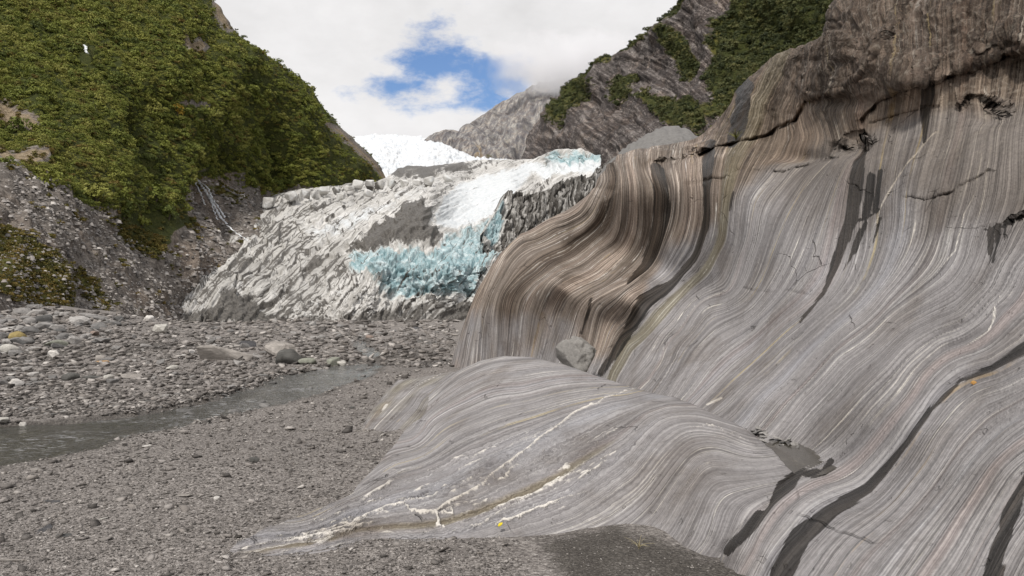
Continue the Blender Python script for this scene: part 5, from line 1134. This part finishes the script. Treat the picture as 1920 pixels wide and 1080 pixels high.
def tuft(name, base, n, hgt, mat, label, cat, lean=.5, w=.004):
    e = bpy.data.objects.new(name, None); COL.objects.link(e); e.location = base
    for i in range(n):
        a = random.uniform(0, 6.28); l = hgt * random.uniform(.6, 1.2); k = random.uniform(.1, lean); V = []; Fc = []
        for j in range(5):
            t = j / 4.; r = k * l * t * t; x, y, z = r * math.cos(a), r * math.sin(a), l * t * (1 - .35 * k * t); ww = w * (1 - .8 * t); sx, sy = -math.sin(a) * ww, math.cos(a) * ww
            V += [(x - sx, y - sy, z), (x + sx, y + sy, z), (x, y, z + ww)]
        for j in range(4):
            b = 3 * j
            for u in range(3): Fc.append((b + u, b + (u + 1) % 3, b + 3 + (u + 1) % 3, b + 3 + u))
        obj_from('blade', V, Fc, mat, e)
    tag(e, label, cat)
gx, gy = (1195 - CXP) / F * 7.25, 7.25
tuft('dry_grass_tuft', (gx, gy, zg(gx, gy) - .005), 12, .13, M_STRAW, 'sprig of dry straw-coloured grass on the dark silt', 'grass', 1.4, .0028)
p = on_wall(1378, 262); tuft('ledge_grass_tuft', p + np.array([0, -.05, -.05]), 26, .34, M_GRASSY, 'small green-yellow grass tuft on the ledge of the wall, above the seeps', 'grass', 1.0, .018)
p = on_wall(1520, 188); tuft('crack_grass_tuft', p + np.array([0, -.05, -.1]), 18, .28, M_GRASSY, 'small dry grass tuft in the dark crack high on the wall', 'grass', 1.0, .012)
def flake(name, pos, s, mat, label, cat):
    me = hull_mesh(name, 900 + len(label), 12, (1, .7, .25), mat); o = bpy.data.objects.new(name, me); COL.objects.link(o); o.location = pos; o.scale = (s, s, s); o.rotation_euler = (.5, -.3, .4); tag(o, label, cat)
flake('yellow_scrap', unproj(938, 983, 8.0), .07, plain('yellow_scrap', (.62, .50, .03)), 'bright yellow scrap at the foot of the hump', 'scrap')
p = on_wall(1822, 714); flake('orange_leaf', p + np.array([-.02, -.04, .0]), .07, plain('orange_leaf', (.40, .22, .07)), 'orange dead leaf stuck on the wall below the dark seep band', 'leaf')
st = hull_mesh('slate_bar', 951, 14, (1, .10, .06), M_SAND); o = bpy.data.objects.new('slate_bar', st); COL.objects.link(o); sx, sy = (28 - CXP) / F * 7.2, 7.2; o.location = (sx, sy, zg(sx, sy) + .01); o.scale = (.5, .6, .6); o.rotation_euler = (0, .03, .08)
tag(o, 'long thin grey slate bar lying on the near gravel', 'stone')

# fallen ice blocks at the foot of the glacier, and the seracs along its margin
ICEB = [hull_mesh('ice_block', 600 + i, 18, (1, .9, .8), M_ICE, .3) for i in range(6)]
for me in ICEB:
    for an, v in (('dirt', .0), ('blue', .05), ('clean', .35), ('flow', 150.)):
        a_ = me.attributes.new(an, 'FLOAT', 'POINT'); a_.data.foreach_set('value', np.full(len(me.vertices), v, np.float32))
k = 0
while k < 45:
    x, y = random.uniform(540, 735), random.uniform(545, 606)
    if not inside(np.array([x]), np.array([y]), [(525, 606), (600, 556), (640, 540), (700, 545), (735, 575), (720, 598), (640, 606)])[0]: continue
    p = on_ice(x, y); o = bpy.data.objects.new('ice_block', random.choice(ICEB)); COL.objects.link(o); s = random.uniform(4, 12) * p[1] / F; o.scale = (s, s, s * random.uniform(.7, 1.)); o.location = p; o.rotation_euler = (random.uniform(-.5, .5), random.uniform(-.5, .5), random.uniform(0, 6.28)); k += 1
    tag(o, 'fallen dirty-white ice block in the heap at the glacier foot', 'ice block', 'ice blocks at the glacier foot')
for i, (x, y, w) in enumerate([(505, 374, 24), (545, 362, 22), (572, 358, 20), (607, 351, 22), (630, 352, 18), (655, 347, 18), (672, 340, 22), (692, 340, 20), (712, 342, 20), (735, 340, 20), (758, 338, 18), (782, 336, 18), (805, 335, 20), (590, 362, 18), (640, 362, 18), (690, 356, 18), (840, 330, 18)]):
    p = np.array(unproj(x, y + 6, on_ice(x, y + 14)[1] * .985)); o = bpy.data.objects.new('serac', random.choice(ICEB)); COL.objects.link(o); s = w * p[1] / F
    o.parent = GL; o.location = Vector(p) - GL.location; o.scale = (s, s, s * random.uniform(.8, 1.2)); o.rotation_euler = (random.uniform(-.25, .25), random.uniform(-.3, .3), random.uniform(0, 6.28))

# ------------------------------------------------------------------ cloud resting on the far peak
def make_cloud():
    bm = bmesh.new(); bmesh.ops.create_icosphere(bm, subdivisions=3, radius=1.)
    for v in bm.verts: v.co = Vector((v.co.x * 340, v.co.y * 170, v.co.z * 135))
    me = bpy.data.meshes.new('peak_cloud'); bm.to_mesh(me); bm.free()
    m = bpy.data.materials.new('cloud_vapour'); m.use_nodes = True; t = m.node_tree; t.nodes.clear()
    o_ = t.nodes.new('ShaderNodeOutputMaterial'); pv = t.nodes.new('ShaderNodeVolumePrincipled'); pv.inputs['Color'].default_value = (.97, .97, .98, 1); pv.inputs['Anisotropy'].default_value = .2
    tcn = t.nodes.new('ShaderNodeTexCoord'); nz = t.nodes.new('ShaderNodeTexNoise'); nz.inputs['Scale'].default_value = .011; nz.inputs['Detail'].default_value = 5.; nz.inputs['Roughness'].default_value = .6
    t.links.new(tcn.outputs['Object'], nz.inputs['Vector'])
    mp = t.nodes.new('ShaderNodeVectorMath'); mp.operation = 'MULTIPLY'; mp.inputs[1].default_value = (1 / 340., 1 / 170., 1 / 135.); t.links.new(tcn.outputs['Object'], mp.inputs[0])
    ln = t.nodes.new('ShaderNodeVectorMath'); ln.operation = 'LENGTH'; t.links.new(mp.outputs[0], ln.inputs[0])
    def mt(op, a, b):
        n = t.nodes.new('ShaderNodeMath'); n.operation = op
        for i, v in enumerate((a, b)):
            if isinstance(v, float): n.inputs[i].default_value = v
            else: t.links.new(v, n.inputs[i])
        return n.outputs[0]
    d = mt('ADD', mt('SUBTRACT', 1., ln.outputs['Value']), mt('MULTIPLY', mt('SUBTRACT', nz.outputs['Fac'], .5), 1.7))
    mr_ = t.nodes.new('ShaderNodeMapRange'); mr_.inputs['From Min'].default_value = .12; mr_.inputs['From Max'].default_value = .8; mr_.inputs['To Max'].default_value = .022; t.links.new(d, mr_.inputs['Value'])
    t.links.new(mr_.outputs[0], pv.inputs['Density']); t.links.new(pv.outputs[0], o_.inputs['Volume'])
    me.materials.append(m); o = bpy.data.objects.new('peak_cloud', me); COL.objects.link(o); o.location = unproj(1078, 124, 2350)
    tag(o, 'white cloud hiding the top of the far mountain', 'cloud', kind='stuff')
make_cloud()

SX = []
for i in range(18):
    y = random.uniform(14, 37); x = random.uniform(float(interp(y, LB)), float(interp(y, RB))); s_ = random.uniform(.12, .34) * (1 + y / 30.) * .8; me = random.choice(ROUNDS + SLABS)
    o = bpy.data.objects.new('stream_stone', me); COL.objects.link(o); o.scale = (s_, s_ * random.uniform(.6, 1), s_ * .7); o.location = (x, y, -.15 + s_ * .05); o.rotation_euler = (random.uniform(-.2, .2), random.uniform(-.2, .2), random.uniform(0, 6.28)); o.pass_index = random.randint(4, 34)
    tag(o, 'dark wet stone breaking the surface of the stream', 'stone', 'stones breaking the stream surface')
def scree_rubble():
    m_ = ((HVEG < -.2) & (HBARE < .3) & (HX > -100) & (HX < 480) & (HY > 250) & (HY < 600)).ravel(); a = rng.choice(np.flatnonzero(m_), 9000); W = (2.2 + 9 * rng.random(len(a)) ** 4) * HD.ravel()[a] / F
    v0 = np.array([(-.5, -.4, -.2), (.5, -.3, -.2), (.3, .45, -.15), (-.4, .4, -.2), (-.25, -.2, .3), (.3, -.1, .25), (.05, .3, .28)]); f0 = np.array([(0, 1, 5), (0, 5, 4), (1, 2, 6), (1, 6, 5), (2, 3, 6), (3, 0, 4), (3, 4, 6), (4, 5, 6)])
    c = rng.uniform(0, 6.28, len(a)); q = np.stack([v0[None, :, 0] * np.cos(c)[:, None] - v0[None, :, 1] * np.sin(c)[:, None], v0[None, :, 0] * np.sin(c)[:, None] + v0[None, :, 1] * np.cos(c)[:, None], np.broadcast_to(v0[None, :, 2], (len(a), 7)) * rng.uniform(.6, 1.3, (len(a), 1))], -1) * W[:, None, None]
    q = q + (HP.reshape(-1, 3)[a] + rng.normal(0, .4, (len(a), 3)) * np.array([1, 1, 0]) + HN.reshape(-1, 3)[a] * .15)[:, None]
    fc = (f0[None] + (np.arange(len(a)) * 7)[:, None, None]).reshape(-1, 3)
    tag(obj_from('scree_rubble', q.reshape(-1, 3), fc, M_CHIP, None, False, dict(tone=np.repeat(rng.random(len(a)) ** 1.3, 7))), 'loose grey-brown scree on the slope above the boulders', 'scree', kind='stuff')
scree_rubble()

# rubble mound showing behind the shoulder of the wall
def make_mound():
    tab = [(1120, 330), (1150, 298), (1180, 273), (1212, 251), (1245, 236), (1268, 234), (1292, 246), (1312, 264), (1345, 300)]
    xs = np.linspace(1120, 1345, 110); t = np.linspace(0, 1, 60); Xp, T = np.meshgrid(xs, t, indexing='xy'); yt = interp(xs, tab)[None] + 1.5 * fbm(xs / 8., xs * 0, oct=4, seed=251)[None]
    Yp = yt + (345 - yt) * T; e = np.clip((Yp - yt) / 40., 0, 1); D = 60 + 0 * Xp + 14 * (1 - np.sqrt(np.clip(1 - (1 - e) ** 2, 0, 1))) - (Yp - 240) * .12
    P = unproj(Xp, Yp, D); P = P + normals(P) * (.5 * fbm(P[..., 0] * .6, P[..., 1] * .6, P[..., 2] * .6, oct=5, gain=.6, seed=252))[..., None]
    K = 6; k = np.arange(K, 0, -1.)[:, None]; Bk = unproj(np.broadcast_to(Xp[:1], (K, 110)), Yp[:1] + .8 * k ** 1.4, D[:1] + 1.2 * k ** 1.3)
    Pf = np.concatenate([Bk, P], 0)
    tag(grid_obj('rubble_mound', Pf, sm('mound_rubble', (.17, .163, .155), scale=1.6, stripe=False)), 'rounded grey rubble mound showing behind the shoulder of the striped wall', 'mound')
make_mound()
